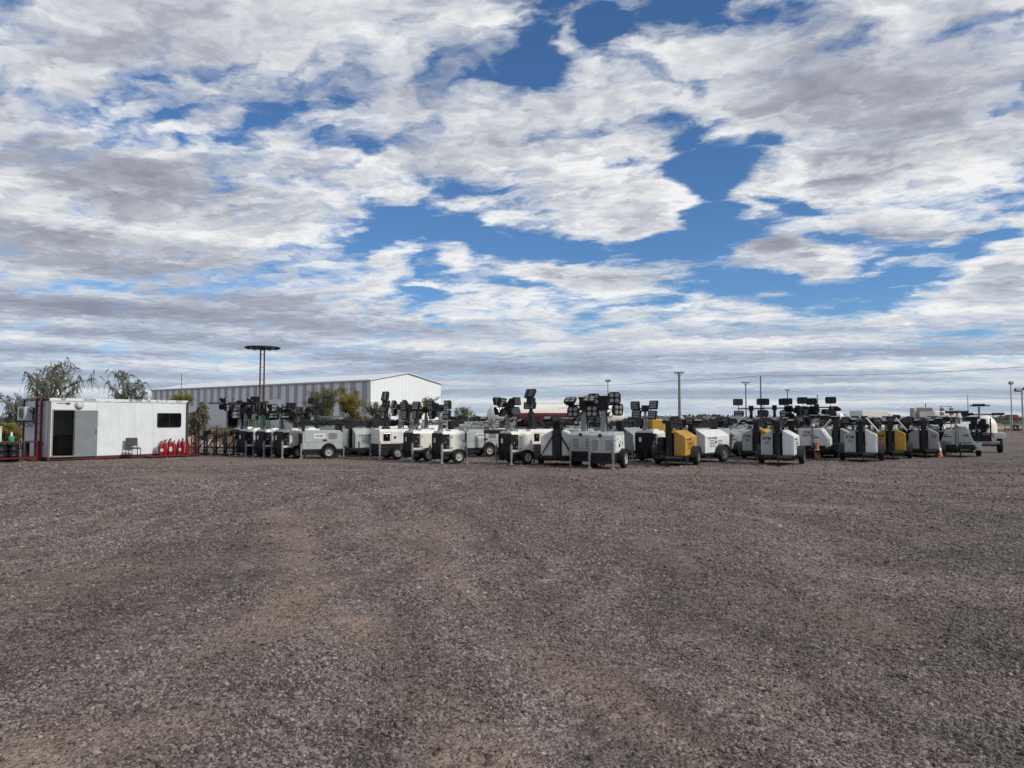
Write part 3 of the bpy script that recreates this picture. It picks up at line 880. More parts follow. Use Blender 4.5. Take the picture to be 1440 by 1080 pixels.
def make_light(root, c, w, h, yaw, pitch, style='bars', body='black'):
    """a floodlight head facing local -y before it is turned"""
    b = MB(); l = MB()
    Mx = Matrix.Translation(c) @ Euler((pitch, 0, yaw), 'XYZ').to_matrix().to_4x4()
    b.M = Mx; l.M = Mx
    if style == 'quad':
        prof = []
        for (sx, sz, a0) in ((1, 1, 0), (-1, 1, 90), (-1, -1, 180), (1, -1, 270)):
            for k in range(5):
                a = R(a0 + k * 22.5)
                prof.append((sx * (w / 2 - 0.11) + 0.11 * math.cos(a), sz * (h / 2 - 0.11) + 0.11 * math.sin(a)))
        b.prism(prof, 'y', -0.05, 0.03)
        b.prism([(p[0] * 0.8, p[1] * 0.8) for p in prof], 'y', 0.03, 0.10)
        for k in range(5):
            b.cbox((-w * 0.28 + k * w * 0.14, 0.13, 0), (0.012, 0.07, h * 0.55))
        for sx in (-1, 1):
            for sz in (-1, 1):
                l.lathe([(0.001, -0.062), (w * 0.13, -0.062), (w * 0.165, -0.052), (w * 0.175, -0.046)], (sx * w * 0.22, 0, sz * h * 0.22), 'y', 14)
    else:
        b.box(-w / 2, w / 2, -0.04, 0.05, -h / 2, h / 2)
        for k in range(7):
            b.cbox((-w * 0.42 + k * w * 0.14, 0.075, 0), (0.012, 0.05, h * 0.84))
        b.box(-w / 2 - 0.02, -w / 2, -0.02, 0.02, -h * 0.30, h * 0.30); b.box(w / 2, w / 2 + 0.02, -0.02, 0.02, -h * 0.30, h * 0.30)
        if style == 'bars':
            n = 3
            for k in range(n):
                z = (k - (n - 1) / 2) * h * 0.29
                l.box(-w * 0.40, w * 0.40, -0.052, -0.04, z - h * 0.10, z + h * 0.10)
        elif style == 'two':
            for k in (-1, 1):
                l.box(-w * 0.40, w * 0.40, -0.05, -0.04, k * h * 0.24 - h * 0.17, k * h * 0.24 + h * 0.17)
        elif style == 'split':
            for k in (-1, 1):
                l.box(k * w * 0.25 - w * 0.19, k * w * 0.25 + w * 0.19, -0.05, -0.04, -h * 0.40, h * 0.40)
    f = b.build('floodlight', M[body], root, smooth=35 if style == 'quad' else None)
    l.build('lens', M['lensdark'] if style == 'split' else M['lens'], f)
    return f


def cable_clutter(b, x0, x1, y0, y1, z, n, rg, r=0.016):
    for _ in range(n):
        p = Vector((rg.uniform(x0, x1), rg.uniform(y0, y1), z + rg.uniform(-0.05, 0.1)))
        q = Vector((rg.uniform(x0, x1), rg.uniform(y0, y1), z + rg.uniform(-0.05, 0.1)))
        pts = []
        for k in range(7):
            t = k / 6
            pts.append(p.lerp(q, t) + Vector((0, 0, (-0.22 + 0.3 * rg.random()) * 4 * t * (1 - t))))
        b.path(pts, r, 5)


# ------------------------------------------------------------------ compact tower with upright mast (white box, black end)
def compact_tower(name, label, x, Y, rot, group, paint='cream', mast_h=2.15, style='bars', spread=0.46, yaw=0.0, seed=1, lights='square', hub=True, legs=4):
    rg = random.Random(seed)
    t = thing(name, label, 'light tower', (x, Y, 0), R(rot), group)
    W, Ln = 0.80, 1.02
    P = M[paint]
    b = MB()
    b.box(-W / 2, W / 2, -Ln / 2, Ln / 2, 0.33, 0.45)
    for s in (-1, 1):
        b.box(s * W / 2 - 0.03, s * W / 2 + 0.03, -Ln / 2 - 0.12, Ln / 2 + 0.10, 0.37, 0.45)
    b.tube((-W / 2 - 0.12, 0.16, 0.25), (W / 2 + 0.12, 0.16, 0.25), 0.035)
    b.box(-0.37, 0.37, -Ln / 2 + 0.04, Ln / 2 - 0.05, 0.16, 0.33)  # added black belly box, stands in for the shade under the body
    b.cbox((-0.2, -Ln / 2 - 0.02, 0.24), (0.22, 0.14, 0.20)); b.cbox((0.18, -Ln / 2 - 0.0, 0.26), (0.2, 0.1, 0.14))
    b.box(-0.18, 0.18, -0.1, 0.36, 0.12, 0.20)
    for s in (-1, 1):
        b.box(s * 0.2 - 0.03, s * 0.2 + 0.03, -Ln / 2 - 0.12, -Ln / 2, 0.2, 0.45)
    b.build('chassis', M['blackmetal'], t, 0.006)
    b = MB()
    b.prism([(-W / 2, 0.46), (W / 2, 0.46), (W / 2, 1.14), (W / 2 - 0.06, 1.25), (-W / 2 + 0.06, 1.25), (-W / 2, 1.14)], 'y', -Ln / 2 + 0.03, Ln / 2)
    b.prism([(-0.2, 1.248), (0.2, 1.248), (0.15, 1.31), (-0.15, 1.31)], 'y', 0.0, 0.38)
    b.build('canopy', P, t, 0.018)
    # black radiator end
    b = MB()
    b.box(-W / 2 - 0.006, W / 2 + 0.006, -Ln / 2 - 0.01, -Ln / 2 + 0.03, 0.40, 1.17)
    for k in range(9):
        z = 0.48 + k * 0.07
        b.obox((0.0, -Ln / 2 - 0.016, z), (W - 0.16, 0.03, 0.012), (R(35), 0, 0))
    for s in (-1, 1):
        b.box(s * 0.37 - 0.022, s * 0.37 + 0.022, -Ln / 2 - 0.028, -Ln / 2 - 0.01, 0.42, 1.15)
    e = b.build('end_panel', M['black'], t, 0.004)
    s_ = MB(); s_.box(-0.20, -0.08, -Ln / 2 - 0.036, -Ln / 2 - 0.030, 0.80, 0.98); s_.build('data_plate', M['sticker'], e)
    # control recess and white door on both flanks
    for s in (-1, 1):
        b = MB()
        x0, x1 = (W / 2 - 0.01, W / 2 + 0.008) if s > 0 else (-W / 2 - 0.008, -W / 2 + 0.01)
        b.box(x0, x1, -Ln / 2 + 0.03, -Ln / 2 + 0.33, 0.56, 1.13)
        xo = s * (W / 2 + 0.008)
        for k in range(5):
            b.cbox((xo + s * 0.008, -Ln / 2 + 0.11 + 0.12 * (k % 2), 0.68 + 0.09 * k), (0.016, 0.07, 0.05))
        for k in range(3):
            b.cbox((xo + s * 0.009, -Ln / 2 + 0.25 - 0.1 * (k % 2), 0.66 + 0.16 * k), (0.012, 0.05, 0.05), 1)
        b.build('control_panel', [M['black'], M['galv']], t)
        b = MB()
        b.box(min(xo, xo + s * 0.014), max(xo, xo + s * 0.014), -Ln / 2 + 0.36, Ln / 2 - 0.03, 0.52, 1.12)
        dr = b.build('side_door', P, t, 0.006)
        xl = xo + s * 0.014
        for (yy, zz) in ((-Ln / 2 + 0.42, 1.02), (-Ln / 2 + 0.42, 0.60), (Ln / 2 - 0.09, 0.86)) if s > 0 else ():
            b = MB(); b.cbox((xl + s * 0.008, yy, zz), (0.018, 0.045, 0.05)); b.build('latch', M['plastic'], dr)
    # mast
    b = MB()
    my = -Ln / 2 + 0.14
    b.cbox((0, my, 0.80), (0.13, 0.13, 1.3)); b.cbox((0, my, 1.45), (0.105, 0.105, 0.8)); b.cbox((0, my, mast_h - 0.25), (0.085, 0.085, 0.55))
    b.box(-0.09, 0.09, my - 0.09, my + 0.09, 1.25, 1.32)
    for k in range(4):
        b.tube((0.075, my + 0.02 * k, 1.3), (0.06, my + 0.02 * k, mast_h - 0.3), 0.012, 5)
    m_ = b.build('mast', M['galv'], t, 0.005)
    b = MB()
    for k in range(26):
        a = k * 0.9
        p = (0.10 + 0.05 * math.cos(a), my + 0.08 * math.sin(a), 1.28 + 0.014 * k); a += 0.9
        b.tube(p, (0.10 + 0.05 * math.cos(a), my + 0.08 * math.sin(a), 1.28 + 0.014 * (k + 1)), 0.013, 5)
    b.build('coiled_cable', M['cable'], m_)
    b = MB()
    cm = Matrix.Translation((0, my, mast_h)) @ Euler((0, 0, yaw)).to_matrix().to_4x4()
    b.M = cm
    b.beam((-spread - 0.02, 0, 0.02), (spread + 0.02, 0, 0.02), 0.05)
    if hub:
        b.cbox((0, 0, 0.03), (0.24, 0.18, 0.26))
    for s in (-1, 1):
        b.beam((s * spread * 0.62, 0, -0.34), (s * spread * 0.62, 0, 0.26), 0.03)
        b.beam((s * spread * 0.3, 0, 0.0), (s * spread * 0.62, 0, -0.30), 0.025)
    b.build('lamp_bar', M['black'], t)
    for s in (-1, 1):
        for k, dz in enumerate((0.15, -0.22)):
            c = cm @ Vector((s * (spread - 0.06 * k), -0.08, dz + rg.uniform(-0.02, 0.02)))
            if lights == 'quad':
                make_light(t, c, 0.40, 0.38, yaw + rg.uniform(-0.9, 1.3), R(rg.uniform(-50, 25)), 'quad')
            elif lights == 'turned':
                make_light(t, c, 0.42, 0.34, yaw + rg.uniform(0.5, 2.6), R(rg.uniform(-70, 35)), style)
                make_light(t, c + Vector((0.30 * s - 0.14, 0.10, 0.06)), 0.40, 0.30, yaw + rg.uniform(0.5, 2.6), R(rg.uniform(-70, 35)), 'split')
            else:
                make_light(t, c, 0.36, 0.35, yaw + rg.uniform(-0.25, 0.25), R(rg.uniform(-22, 8)), style)
    for (sx, sy) in ((-1, -1), (1, -1), (-1, 1), (1, 1))[:legs]:
        make_leg(t, sx * (W / 2 + 0.09), sy * (Ln / 2 + 0.03) - 0.02, 0.70 + rg.uniform(-0.04, 0.04))
    for s in (-1, 1):
        make_wheel(t, s * (W / 2 + 0.10), 0.16, 0.26, 0.17)
        make_fender(t, s * (W / 2 + 0.10), 0.16, 0.26, 0.19)
    b = MB(); b.beam((0, Ln / 2, 0.40), (0, Ln / 2 + 0.75, 0.42), 0.07); b.lathe([(0.03, 0), (0.05, 0), (0.05, 0.03), (0.03, 0.03), (0.03, 0)], (0, Ln / 2 + 0.79, 0.40), 'z', 12)
    b.build('tow_bar', M['blackmetal'], t)
    return t


# ------------------------------------------------------------------ grey tower with louvred sloping front and quad lamps
def louvred_tower(name, label, x, Y, rot, group, yaw=0.0, seed=1, paint='lgrey'):
    rg = random.Random(seed)
    t = thing(name, label, 'light tower', (x, Y, 0), R(rot), group)
    W, Ln = 0.94, 1.25
    b = MB()
    b.box(-W / 2 + 0.04, W / 2 - 0.04, -Ln / 2 + 0.04, Ln / 2 - 0.04, 0.34, 0.54)
    b.tube((-W / 2 - 0.1, 0.2, 0.30), (W / 2 + 0.1, 0.2, 0.30), 0.04)
    b.box(-0.41, 0.41, -0.56, 0.55, 0.17, 0.34)  # black underbody added to imitate the dark shade beneath
    for s in (-1, 1):
        b.beam((s * 0.35, -Ln / 2 - 0.08, 0.42), (s * 0.35, Ln / 2 + 0.08, 0.42), 0.08)
        b.path([(s * 0.22 + 0.17 * math.cos(a), -Ln / 2 + 0.02, 0.30 + 0.17 * math.sin(a)) for a in [PI * k / 8 for k in range(9)]], 0.018, 5)
    b.build('chassis', M['blackmetal'], t, 0.006)
    b = MB()
    b.prism([(-Ln / 2 - 0.02, 0.54), (Ln / 2, 0.54), (Ln / 2, 1.18), (Ln / 2 - 0.06, 1.27), (-Ln / 2 + 0.10, 1.27), (-Ln / 2 - 0.02, 1.16)], 'x', -W / 2, W / 2)
    b.build('canopy', M[paint], t, 0.02)
    b = MB()
    for s in (-1, 1):
        b.box(s * 0.235 - 0.20, s * 0.235 + 0.20, -Ln / 2 - 0.034, -Ln / 2 - 0.02, 0.58, 1.13)
    fp = b.build('front_panel', M[paint], t, 0.006)
    b = MB()
    for s in (-1, 1):
        for k in range(6):
            b.cbox((s * 0.235 + 0.02, -Ln / 2 - 0.036, 0.66 + 0.062 * k), (0.22, 0.006, 0.018))
    b.build('louvres', M['void'], fp)
    b = MB()
    b.lathe([(0.001, 0.0), (0.065, 0.0), (0.065, -0.03), (0.05, -0.035), (0.001, -0.035)], (-0.05, -Ln / 2 - 0.012, 1.15), 'y', 14)
    b.build('beacon_cap', M['plastic'], t)
    for s in (-1, 1):
        xo = s * W / 2
        b = MB(); b.box(min(xo, xo + s * 0.014), max(xo, xo + s * 0.014), -Ln / 2 + 0.12, Ln / 2 - 0.08, 0.60, 1.14)
        d = b.build('side_door', M['white' if paint == 'lgrey' else paint], t, 0.006)
        for (yy, zz, w_, h_) in ((-0.1, 0.80, 0.13, 0.12), (0.28, 0.86, 0.05, 0.07), (-0.32, 1.03, 0.05, 0.05), (0.02, 0.92, 0.16, 0.03)) if s > 0 else ():
            b = MB(); b.cbox((xo + s * 0.02, yy, zz), (0.016, w_, h_)); b.build('latch', M['plastic'], d)
    b = MB()
    b.cbox((0.02, -0.42, 1.22), (0.18, 0.16, 1.5)); b.cbox((0.02, -0.42, 1.95), (0.14, 0.125, 0.6)); b.cbox((0.02, -0.42, 2.22), (0.11, 0.1, 0.4))
    for k in range(3):
        b.cbox((0.02, -0.42, 1.45 + 0.2 * k), (0.205, 0.185, 0.03))
    m_ = b.build('mast', M['grey'], t, 0.006)
    b = MB()
    for s in (-1, 1):
        b.tube((0.15, -0.42 + 0.03 * s, 1.3), (0.13, -0.42 + 0.03 * s, 2.2), 0.014, 5)
    cable_clutter(b, -0.3, 0.4, -0.55, -0.2, 1.95, 7, rg)
    b.build('power_cable', M['cable'], m_)
    cm = Matrix.Translation((0.02, -0.42, 2.22)) @ Euler((0, 0, yaw)).to_matrix().to_4x4()
    b = MB(); b.M = cm
    b.beam((-0.62, 0, 0.0), (0.62, 0, 0.0), 0.06)
    b.cbox((0, 0, 0.02), (0.30, 0.22, 0.42)); b.cbox((0.0, 0.02, 0.27), (0.42, 0.12, 0.08))
    for s in (-1, 1):
        b.beam((s * 0.45, 0.02, -0.30), (s * 0.45, 0.02, 0.30), 0.035); b.beam((s * 0.12, 0, -0.1), (s * 0.45, 0.02, -0.28), 0.03)
    b.build('lamp_bar', M['black'], t)
    spots = [(-0.50, -0.10, 0.18, 0.1, -60), (-0.38, -0.12, -0.24, 0.05, -4), (0.42, -0.12, 0.22, 0.12, 0), (0.50, 0.02, -0.18, 1.1, 0)]
    for (a, c_, d, yw, pt) in spots:
        make_light(t, cm @ Vector((a, c_, d)), 0.44, 0.42, yaw + yw + rg.uniform(-0.1, 0.1), R(pt + rg.uniform(-6, 6)), 'quad')
    for (sx, sy) in ((-1, -1), (1, -1), (-1, 1), (1, 1)):
        make_leg(t, sx * (W / 2 - 0.05), sy * (Ln / 2 + 0.06), 0.82 + rg.uniform(-0.05, 0.12))
    for s in (-1, 1):
        make_wheel(t, s * (W / 2 + 0.08), 0.2, 0.32, 0.2)
        make_fender(t, s * (W / 2 + 0.08), 0.2, 0.32, 0.2)
    b = MB(); b.beam((0, Ln / 2, 0.42), (0, Ln / 2 + 0.7, 0.42), 0.08); b.lathe([(0.03, 0), (0.05, 0), (0.05, 0.03), (0.03, 0.03), (0.03, 0)], (0, Ln / 2 + 0.74, 0.40), 'z', 12)
    b.build('tow_bar', M['blackmetal'], t)
    return t


# ------------------------------------------------------------------ trailer with two hoods either side of a mast slot
def slot_tower(name, label, x, Y, rot, group, paint='white', hood2=None, text=None, mast='flat', seed=1, jack=True, number2=None, brace=False, sc=1.0, window=False, flaps=(), mast_len=2.1, bare_left=False):
    rg = random.Random(seed)
    t = thing(name, label, 'light tower', (x, Y, 0), R(rot), group)
    Ln = 1.9
    f, k_ = -Ln / 2, Ln / 2 - 0.1
    b = MB()
    b.box(-0.60, 0.60, f + 0.04, k_, 0.28, 0.36)
    for s in (-1, 1):
        b.beam((s * 0.5, f, 0.30), (s * 0.06, f - 0.95, 0.34), 0.08); b.beam((s * 0.5, f - 0.05, 0.30), (s * 0.5, k_ + 0.1, 0.30), 0.09)
    b.tube((-0.70, 0.1, 0.32), (0.70, 0.1, 0.32), 0.04)
    b.beam((-0.62, f - 0.02, 0.28), (0.62, f - 0.02, 0.28), 0.07)
    b.box(-0.56, 0.56, f + 0.08, k_ - 0.05, 0.17, 0.28); b.cbox((0.3, f - 0.06, 0.24), (0.3, 0.16, 0.16))  # first box: black belly added in place of shade below the hoods
    b.build('chassis', M['blackmetal'], t, 0.006)
    for s in ((-1, 1) if not bare_left else (1,)):
        pr = [(s * 0.17, 0.36), (s * 0.60, 0.36), (s * 0.60, 1.04), (s * 0.56, 1.09), (s * 0.17, 1.31)]
        b = MB(); b.prism(pr, 'y', f, k_)
        hd = b.build('hood', M[hood2 if (hood2 and s < 0) else paint], t, 0.022)
        b = MB()
        xo = s * 0.602
        for yy in (-0.45, 0.15):
            for z in range(5):
                b.cbox((xo, yy, 0.62 + 0.06 * z), (0.012, 0.36, 0.018))
        b.cbox((xo + s * 0.012, -0.16, 0.80), (0.022, 0.12, 0.05))
        b.cbox((xo, -0.20, 0.70), (0.006, 0.012, 0.66)); b.cbox((xo, 0.0, 0.385), (0.006, 1.7, 0.01))
        for q in range(7):
            b.cbox((xo, -0.72 + 0.1 * q + rg.uniform(-0.02, 0.02), 0.955), (0.006, 0.06, 0.05 + 0.02 * (q % 2)))
        for z in range(4):
            b.cbox((s * 0.40, f - 0.003, 0.50 + 0.05 * z), (0.24, 0.01, 0.016))
        b.build('vent_slots', M['void'], hd)
        b = MB(); b.box(s * 0.385 - 0.15, s * 0.385 + 0.15, f - 0.010, f - 0.001, 0.42, 0.98)
        b.build('end_panel', M[hood2 if (hood2 and s < 0) else paint], hd, 0.004)
    b = MB()
    b.box(-0.165, 0.165, f + 0.10, k_ - 0.05, 0.36, 1.20)
    b.box(-0.15, 0.15, f + 0.05, f + 0.11, 0.36, 1.10)
    for z in range(6):
        b.cbox((0.0, f + 0.045, 0.5 + 0.1 * z), (0.24, 0.02, 0.02))
    b.build('slot_panel', M['void'], t)
    # mast
    b = MB()
    my = f - 0.02
    b.cbox((0, my, 0.86), (0.16, 0.14, 1.06)); b.box(-0.11, 0.11, my - 0.10, my + 0.10, 0.30, 0.40)
    b.box(-0.12, 0.12, my - 0.09, my + 0.09, 1.26, 1.36)
    if mast == 'flat':
        e = my + mast_len
        b.beam((0, my, 1.44), (0, e, 1.46), 0.15); b.beam((0, my + 0.1, 1.58), (0, e - 0.2, 1.59), 0.10)
        b.beam((0, my - 0.10, 1.50), (0, my + 0.15, 1.50), 0.22, 0.28)
        b.beam((0, k_ - 0.1, 1.2), (0, k_ - 0.1, 1.4), 0.10)
    else:
        b.cbox((0, my, 1.75), (0.13, 0.12, 0.9)); b.prism([(-0.12, 1.3), (0.12, 1.3), (0.05, 2.15), (-0.05, 2.15)], 'y', my - 0.085, my + 0.085)
    m_ = b.build('mast', M['blackmetal'], t, 0.005)
    b = MB()
    if mast == 'flat':
        cable_clutter(b, -0.22, 0.22, my, my + 1.4, 1.62, 9, rg)
        for k in range(3):
            b.path([(0.1 * math.cos(a) + rg.uniform(-0.02, 0.02), my + 0.5 + 0.5 * k, 1.60 + 0.13 * math.sin(a)) for a in [2 * PI * j / 10 for j in range(11)]], 0.014, 5)
    else:
        cable_clutter(b, -0.15, 0.15, my - 0.12, my + 0.1, 1.7, 6, rg)
    b.build('power_cable', M['cable'], m_)
    if mast == 'flat':
        e = my + mast_len
        b = MB(); b.beam((-0.66, e, 1.50), (0.66, e, 1.50), 0.07); b.cbox((0, e, 1.5), (0.26, 0.2, 0.24))
        b.build('lamp_bar', M['black'], t)
        for s in (-1, 1):
            for q in (0, 1):
                make_light(t, (s * (0.28 + 0.34 * q), e + 0.08, 1.66 + rg.uniform(-0.05, 0.08)), 0.32, 0.24, rg.uniform(-0.4, 0.4), R(rg.choice((-75, -60, 62, 25))), rg.choice(('two', 'bars')))
    else:
        zb = 2.22 + rg.uniform(-0.10, 0.16)
        b = MB(); b.beam((-0.66, my, zb), (0.66, my, zb), 0.06); b.cbox((0, my, zb + 0.02), (0.22, 0.16, 0.26))
        for s in (-1, 1):
            b.beam((s * 0.62, my + 0.06, zb - 0.42), (s * 0.62, my + 0.06, zb + 0.50), 0.025)
        b.build('lamp_bar', M['black'], t)
        for s in (-1, 1):
            make_light(t, (s * 0.64, my - 0.03, zb + 0.34), 0.46, 0.33, rg.uniform(-0.1, 0.1), R(rg.uniform(-6, 6)), 'split')
            make_light(t, (s * 0.60, my - 0.03, zb - 0.25), 0.46, 0.31, rg.uniform(-0.1, 0.1), R(rg.uniform(-6, 6)), 'split' if rg.random() < 0.7 else 'two')
    if bare_left:
        b = MB(); b.box(-0.58, -0.17, f + 0.05, k_, 0.36, 0.55)
        for q in range(9):
            b.cbox((rg.uniform(-0.5, -0.22), rg.uniform(f + 0.2, k_ - 0.1), 0.62), (rg.uniform(0.08, 0.2), rg.uniform(0.15, 0.35), rg.uniform(0.12, 0.34)))
        b.lathe([(0.001, -0.3), (0.16, -0.28), (0.18, -0.2), (0.18, 0.2), (0.16, 0.28), (0.001, 0.3)], (-0.38, f + 0.35, 0.75), 'z', 16)
        cable_clutter(b, -0.55, -0.2, f, k_ - 0.3, 0.85, 6, rg)
        b.build('engine', M['blackmetal'], t, smooth=35)
    for (s, q) in flaps:
        b = MB(); b.prism([(s * 0.22, 1.33 + q), (s * 0.25, 1.36 + q), (s * 0.68, 0.98 + q * 0.6), (s * 0.65, 0.95 + q * 0.6)], 'y', f + 0.15, f + 1.2); b.build('raised_flap', M['white'], t)
    if brace:
        b = MB()
        for s in (-1, 1):
            b.beam((s * 0.12, my - 0.03, 1.15), (s * 0.62, my - 0.10, 0.30), 0.05)
        b.box(-0.13, 0.13, my - 0.10, my - 0.04, 0.35, 1.62)
        b.build('mast_brace', M['black'], t)
    for s in (-1, 1):
        make_wheel(t, s * 0.74, 0.12, 0.33, 0.21, 'rimdark')
        make_fender(t, s * 0.74, 0.12, 0.33, 0.24, 'plastic')
    b = MB()
    b.beam((0, f - 0.85, 0.36), (0, f - 1.25, 0.40), 0.08)
    b.lathe([(0.03, 0), (0.055, 0), (0.055, 0.04), (0.03, 0.04), (0.03, 0)], (0, f - 1.30, 0.38), 'z', 12)
    tb = b.build('tow_bar', M['blackmetal'], t)
    if jack:
        b = MB(); b.tube((0.12, f - 0.75, 0.06), (0.12, f - 0.75, 0.72), 0.03); b.tube((0.12, f - 0.75, 0.72), (0.25, f - 0.75, 0.74), 0.012)
        b.lathe([(0.001, 0), (0.09, 0), (0.09, 0.015), (0.001, 0.04)], (0.12, f - 0.75, 0), 'z', 10)
        b.build('jack', M['blackmetal'], tb)
    if text:
        tx = text if isinstance(text, (list, tuple)) else [text]
        z = 0.98
        for k, s_ in enumerate(tx):
            lettering(s_, 0.165, M['ink'], t, (-0.385, f - 0.012, z - 0.17 * k))
    return t


# ------------------------------------------------------------------ trailer seen along its flank, mast folded flat over it
def flank_tower(name, label, x, Y, rot, group, paint='lgrey', seed=1, heads='cluster', plate=True, lid=False, mast_len=2.6, text=None, rim='rim', mast_z=1.46):
    rg = random.Random(seed)
    t = thing(name, label, 'light tower', (x, Y, 0), R(rot), group)
    W, Ln = 1.05, 1.75
    f, k_ = -Ln / 2, Ln / 2
    P = M[paint]
    b = MB()
    b.box(-W / 2 + 0.03, W / 2 - 0.03, f - 0.04, k_ + 0.02, 0.30, 0.40)
    for s in (-1, 1):
        b.beam((s * 0.42, k_, 0.36), (s * 0.05, k_ + 0.9, 0.38), 0.08)
    b.tube((-W / 2 - 0.1, 0.25, 0.26), (W / 2 + 0.1, 0.25, 0.26), 0.035)
    b.box(-0.46, 0.46, -0.8, 0.8, 0.16, 0.30)  # black belly added so the space underneath reads as shaded
    b.build('chassis', M['blackmetal'], t, 0.006)
    b = MB()
    pr = [(f, 0.40), (k_, 0.40), (k_, 1.08), (k_ - 0.12, 1.22), (f + 0.14, 1.24), (f, 1.10)]
    b.prism(pr, 'x', -W / 2 + 0.0, W / 2 - 0.0)
    b.build('canopy', P, t, 0.025)
    for s in (-1, 1):
        xo = s * W / 2
        d = MB(); d.prism([(f + 0.10, 0.72), (k_ - 0.08, 0.72), (k_ - 0.08, 1.05), (k_ - 0.16, 1.15), (f + 0.20, 1.16), (f + 0.10, 1.08)], 'x', min(xo, xo + s * 0.014), max(xo, xo + s * 0.014))
        dr = d.build('side_door', P, t, 0.006)
        v = MB()
        for z in range(6):
            v.cbox((xo + s * 0.016, 0.42, 0.86 + 0.045 * z), (0.012, 0.36, 0.016))
        v.cbox((xo + s * 0.022, 0.08, 0.80), (0.022, 0.18, 0.06))
        v.build('vent_slots', M['void'], dr)
        if plate:
            q = MB(); q.cbox((xo + s * 0.018, -0.15, 0.98), (0.006, 0.50, 0.22)); q.build('name_plate', M['sticker'], dr)
            q = MB()
            for j in range(9):
                q.cbox((xo + s * 0.022, -0.32 + 0.04 * j + rg.uniform(-0.004, 0.004), 0.985), (0.004, 0.026, 0.05 + 0.02 * (j % 2)))
            q.build('lettering', M['ink'], dr)
        a = MB(); pts = [(0.25 + 0.36 * math.cos(u), 0.26 + 0.42 * math.sin(u)) for u in [PI * k / 10 for k in range(11)]]
        a.prism(pts, 'x', min(xo - s * 0.05, xo + s * 0.006), max(xo - s * 0.05, xo + s * 0.006))
        a.build('wheel_arch', M['void'], t)
        make_wheel(t, s * (W / 2 + 0.03), 0.25, 0.27, 0.18, rim)
        make_fender(t, s * (W / 2 + 0.03), 0.25, 0.285, 0.16)
    b = MB()
    b.box(-W / 2 + 0.04, W / 2 - 0.04, f - 0.02, f, 0.46, 1.08)
    for z in range(7):
        b.cbox((0, f - 0.022, 0.55 + 0.07 * z), (W - 0.3, 0.012, 0.02))
    b.build('end_panel', M['black'], t)
    if lid:
        b = MB()
        b.M = Matrix.Translation((W / 2 - 0.9, f + 0.05, 1.22)) @ Euler((R(-48), 0, 0)).to_matrix().to_4x4()
        b.box(-0.1, 1.0, -0.02, 0.02, 0.0, 0.95)
        b.build('raised_lid', P, t, 0.01)
    b = MB()
    z = mast_z
    b.beam((0, f - 0.15, z), (0, f - 0.15 + mast_len, z + 0.03), 0.15); b.beam((0.0, f + 0.1, z + 0.13), (0, f - 0.3 + mast_len, z + 0.15), 0.10)
    b.beam((0, f + 0.1, 1.2), (0, f + 0.1, z), 0.14); b.beam((0, k_ - 0.1, 1.15), (0, k_ - 0.1, z), 0.14)
    for s in (-1, 1):
        b.beam((s * 0.3, k_ + 0.02, 0.5), (s * 0.08, k_ + 0.02, z), 0.05)
    m_ = b.build('mast', M['galv'] if rg.random() < 0.6 else M['blackmetal'], t, 0.006)
    b = MB()
    cable_clutter(b, -0.3, 0.3, f, f + mast_len - 0.2, z + 0.14, 12, rg)
    b.build('power_cable', M['cable'], m_)
    b = MB()
    if heads == 'cluster':
        yy = f - 0.02; zc = z + 0.42
        b.beam((0, yy, z), (0, yy, zc + 0.2), 0.09); b.beam((-0.5, yy, zc + 0.15), (0.5, yy, zc + 0.15), 0.06); b.beam((-0.45, yy, zc - 0.22), (0.45, yy, zc - 0.22), 0.06)
        b.build('lamp_bar', M['black'], t)
        for s in (-1, 1):
            make_light(t, (s * 0.40, yy - 0.1, zc + 0.18), 0.36, 0.30, R(20) + rg.uniform(-0.2, 0.2), R(rg.uniform(-10, 5)), 'bars')
            make_light(t, (s * 0.34, yy - 0.1, zc - 0.22), 0.36, 0.28, R(20) + rg.uniform(-0.2, 0.2), R(rg.uniform(-15, 0)), 'bars')
    else:
        yy = f - 0.15 + mast_len
        b.beam((-0.6, yy, z + 0.05), (0.6, yy, z + 0.05), 0.07)
        b.build('lamp_bar', M['black'], t)
        for s in (-1, 1):
            for q in (0, 1):
                make_light(t, (s * (0.22 + 0.34 * q), yy + 0.04, z + 0.20 + rg.uniform(-0.05, 0.1)), 0.31, 0.25, rg.uniform(-0.5, 0.5), R(rg.choice((-70, -55, 60, 20))), rg.choice(('two', 'bars')))
    for (sx, sy) in ((-1, -1), (1, -1), (-1, 1), (1, 1)):
        make_leg(t, sx * (W / 2 - 0.05), sy * (Ln / 2 + 0.04), 0.62, 'galv')
    b = MB(); b.beam((0, k_ + 0.85, 0.38), (0, k_ + 1.25, 0.40), 0.08)
    tb = b.build('tow_bar', M['blackmetal'], t)
    b = MB(); b.tube((0.1, k_ + 0.8, 0.02), (0.1, k_ + 0.8, 0.70), 0.03); b.build('jack', M['blackmetal'], tb)
    if text:
        for j, s_ in enumerate(text):
            lettering(s_, 0.15, M['ink'], t, (W / 2 + 0.016, -0.05, 1.0 - 0.18 * j), (PI / 2, 0, PI / 2))
    return t


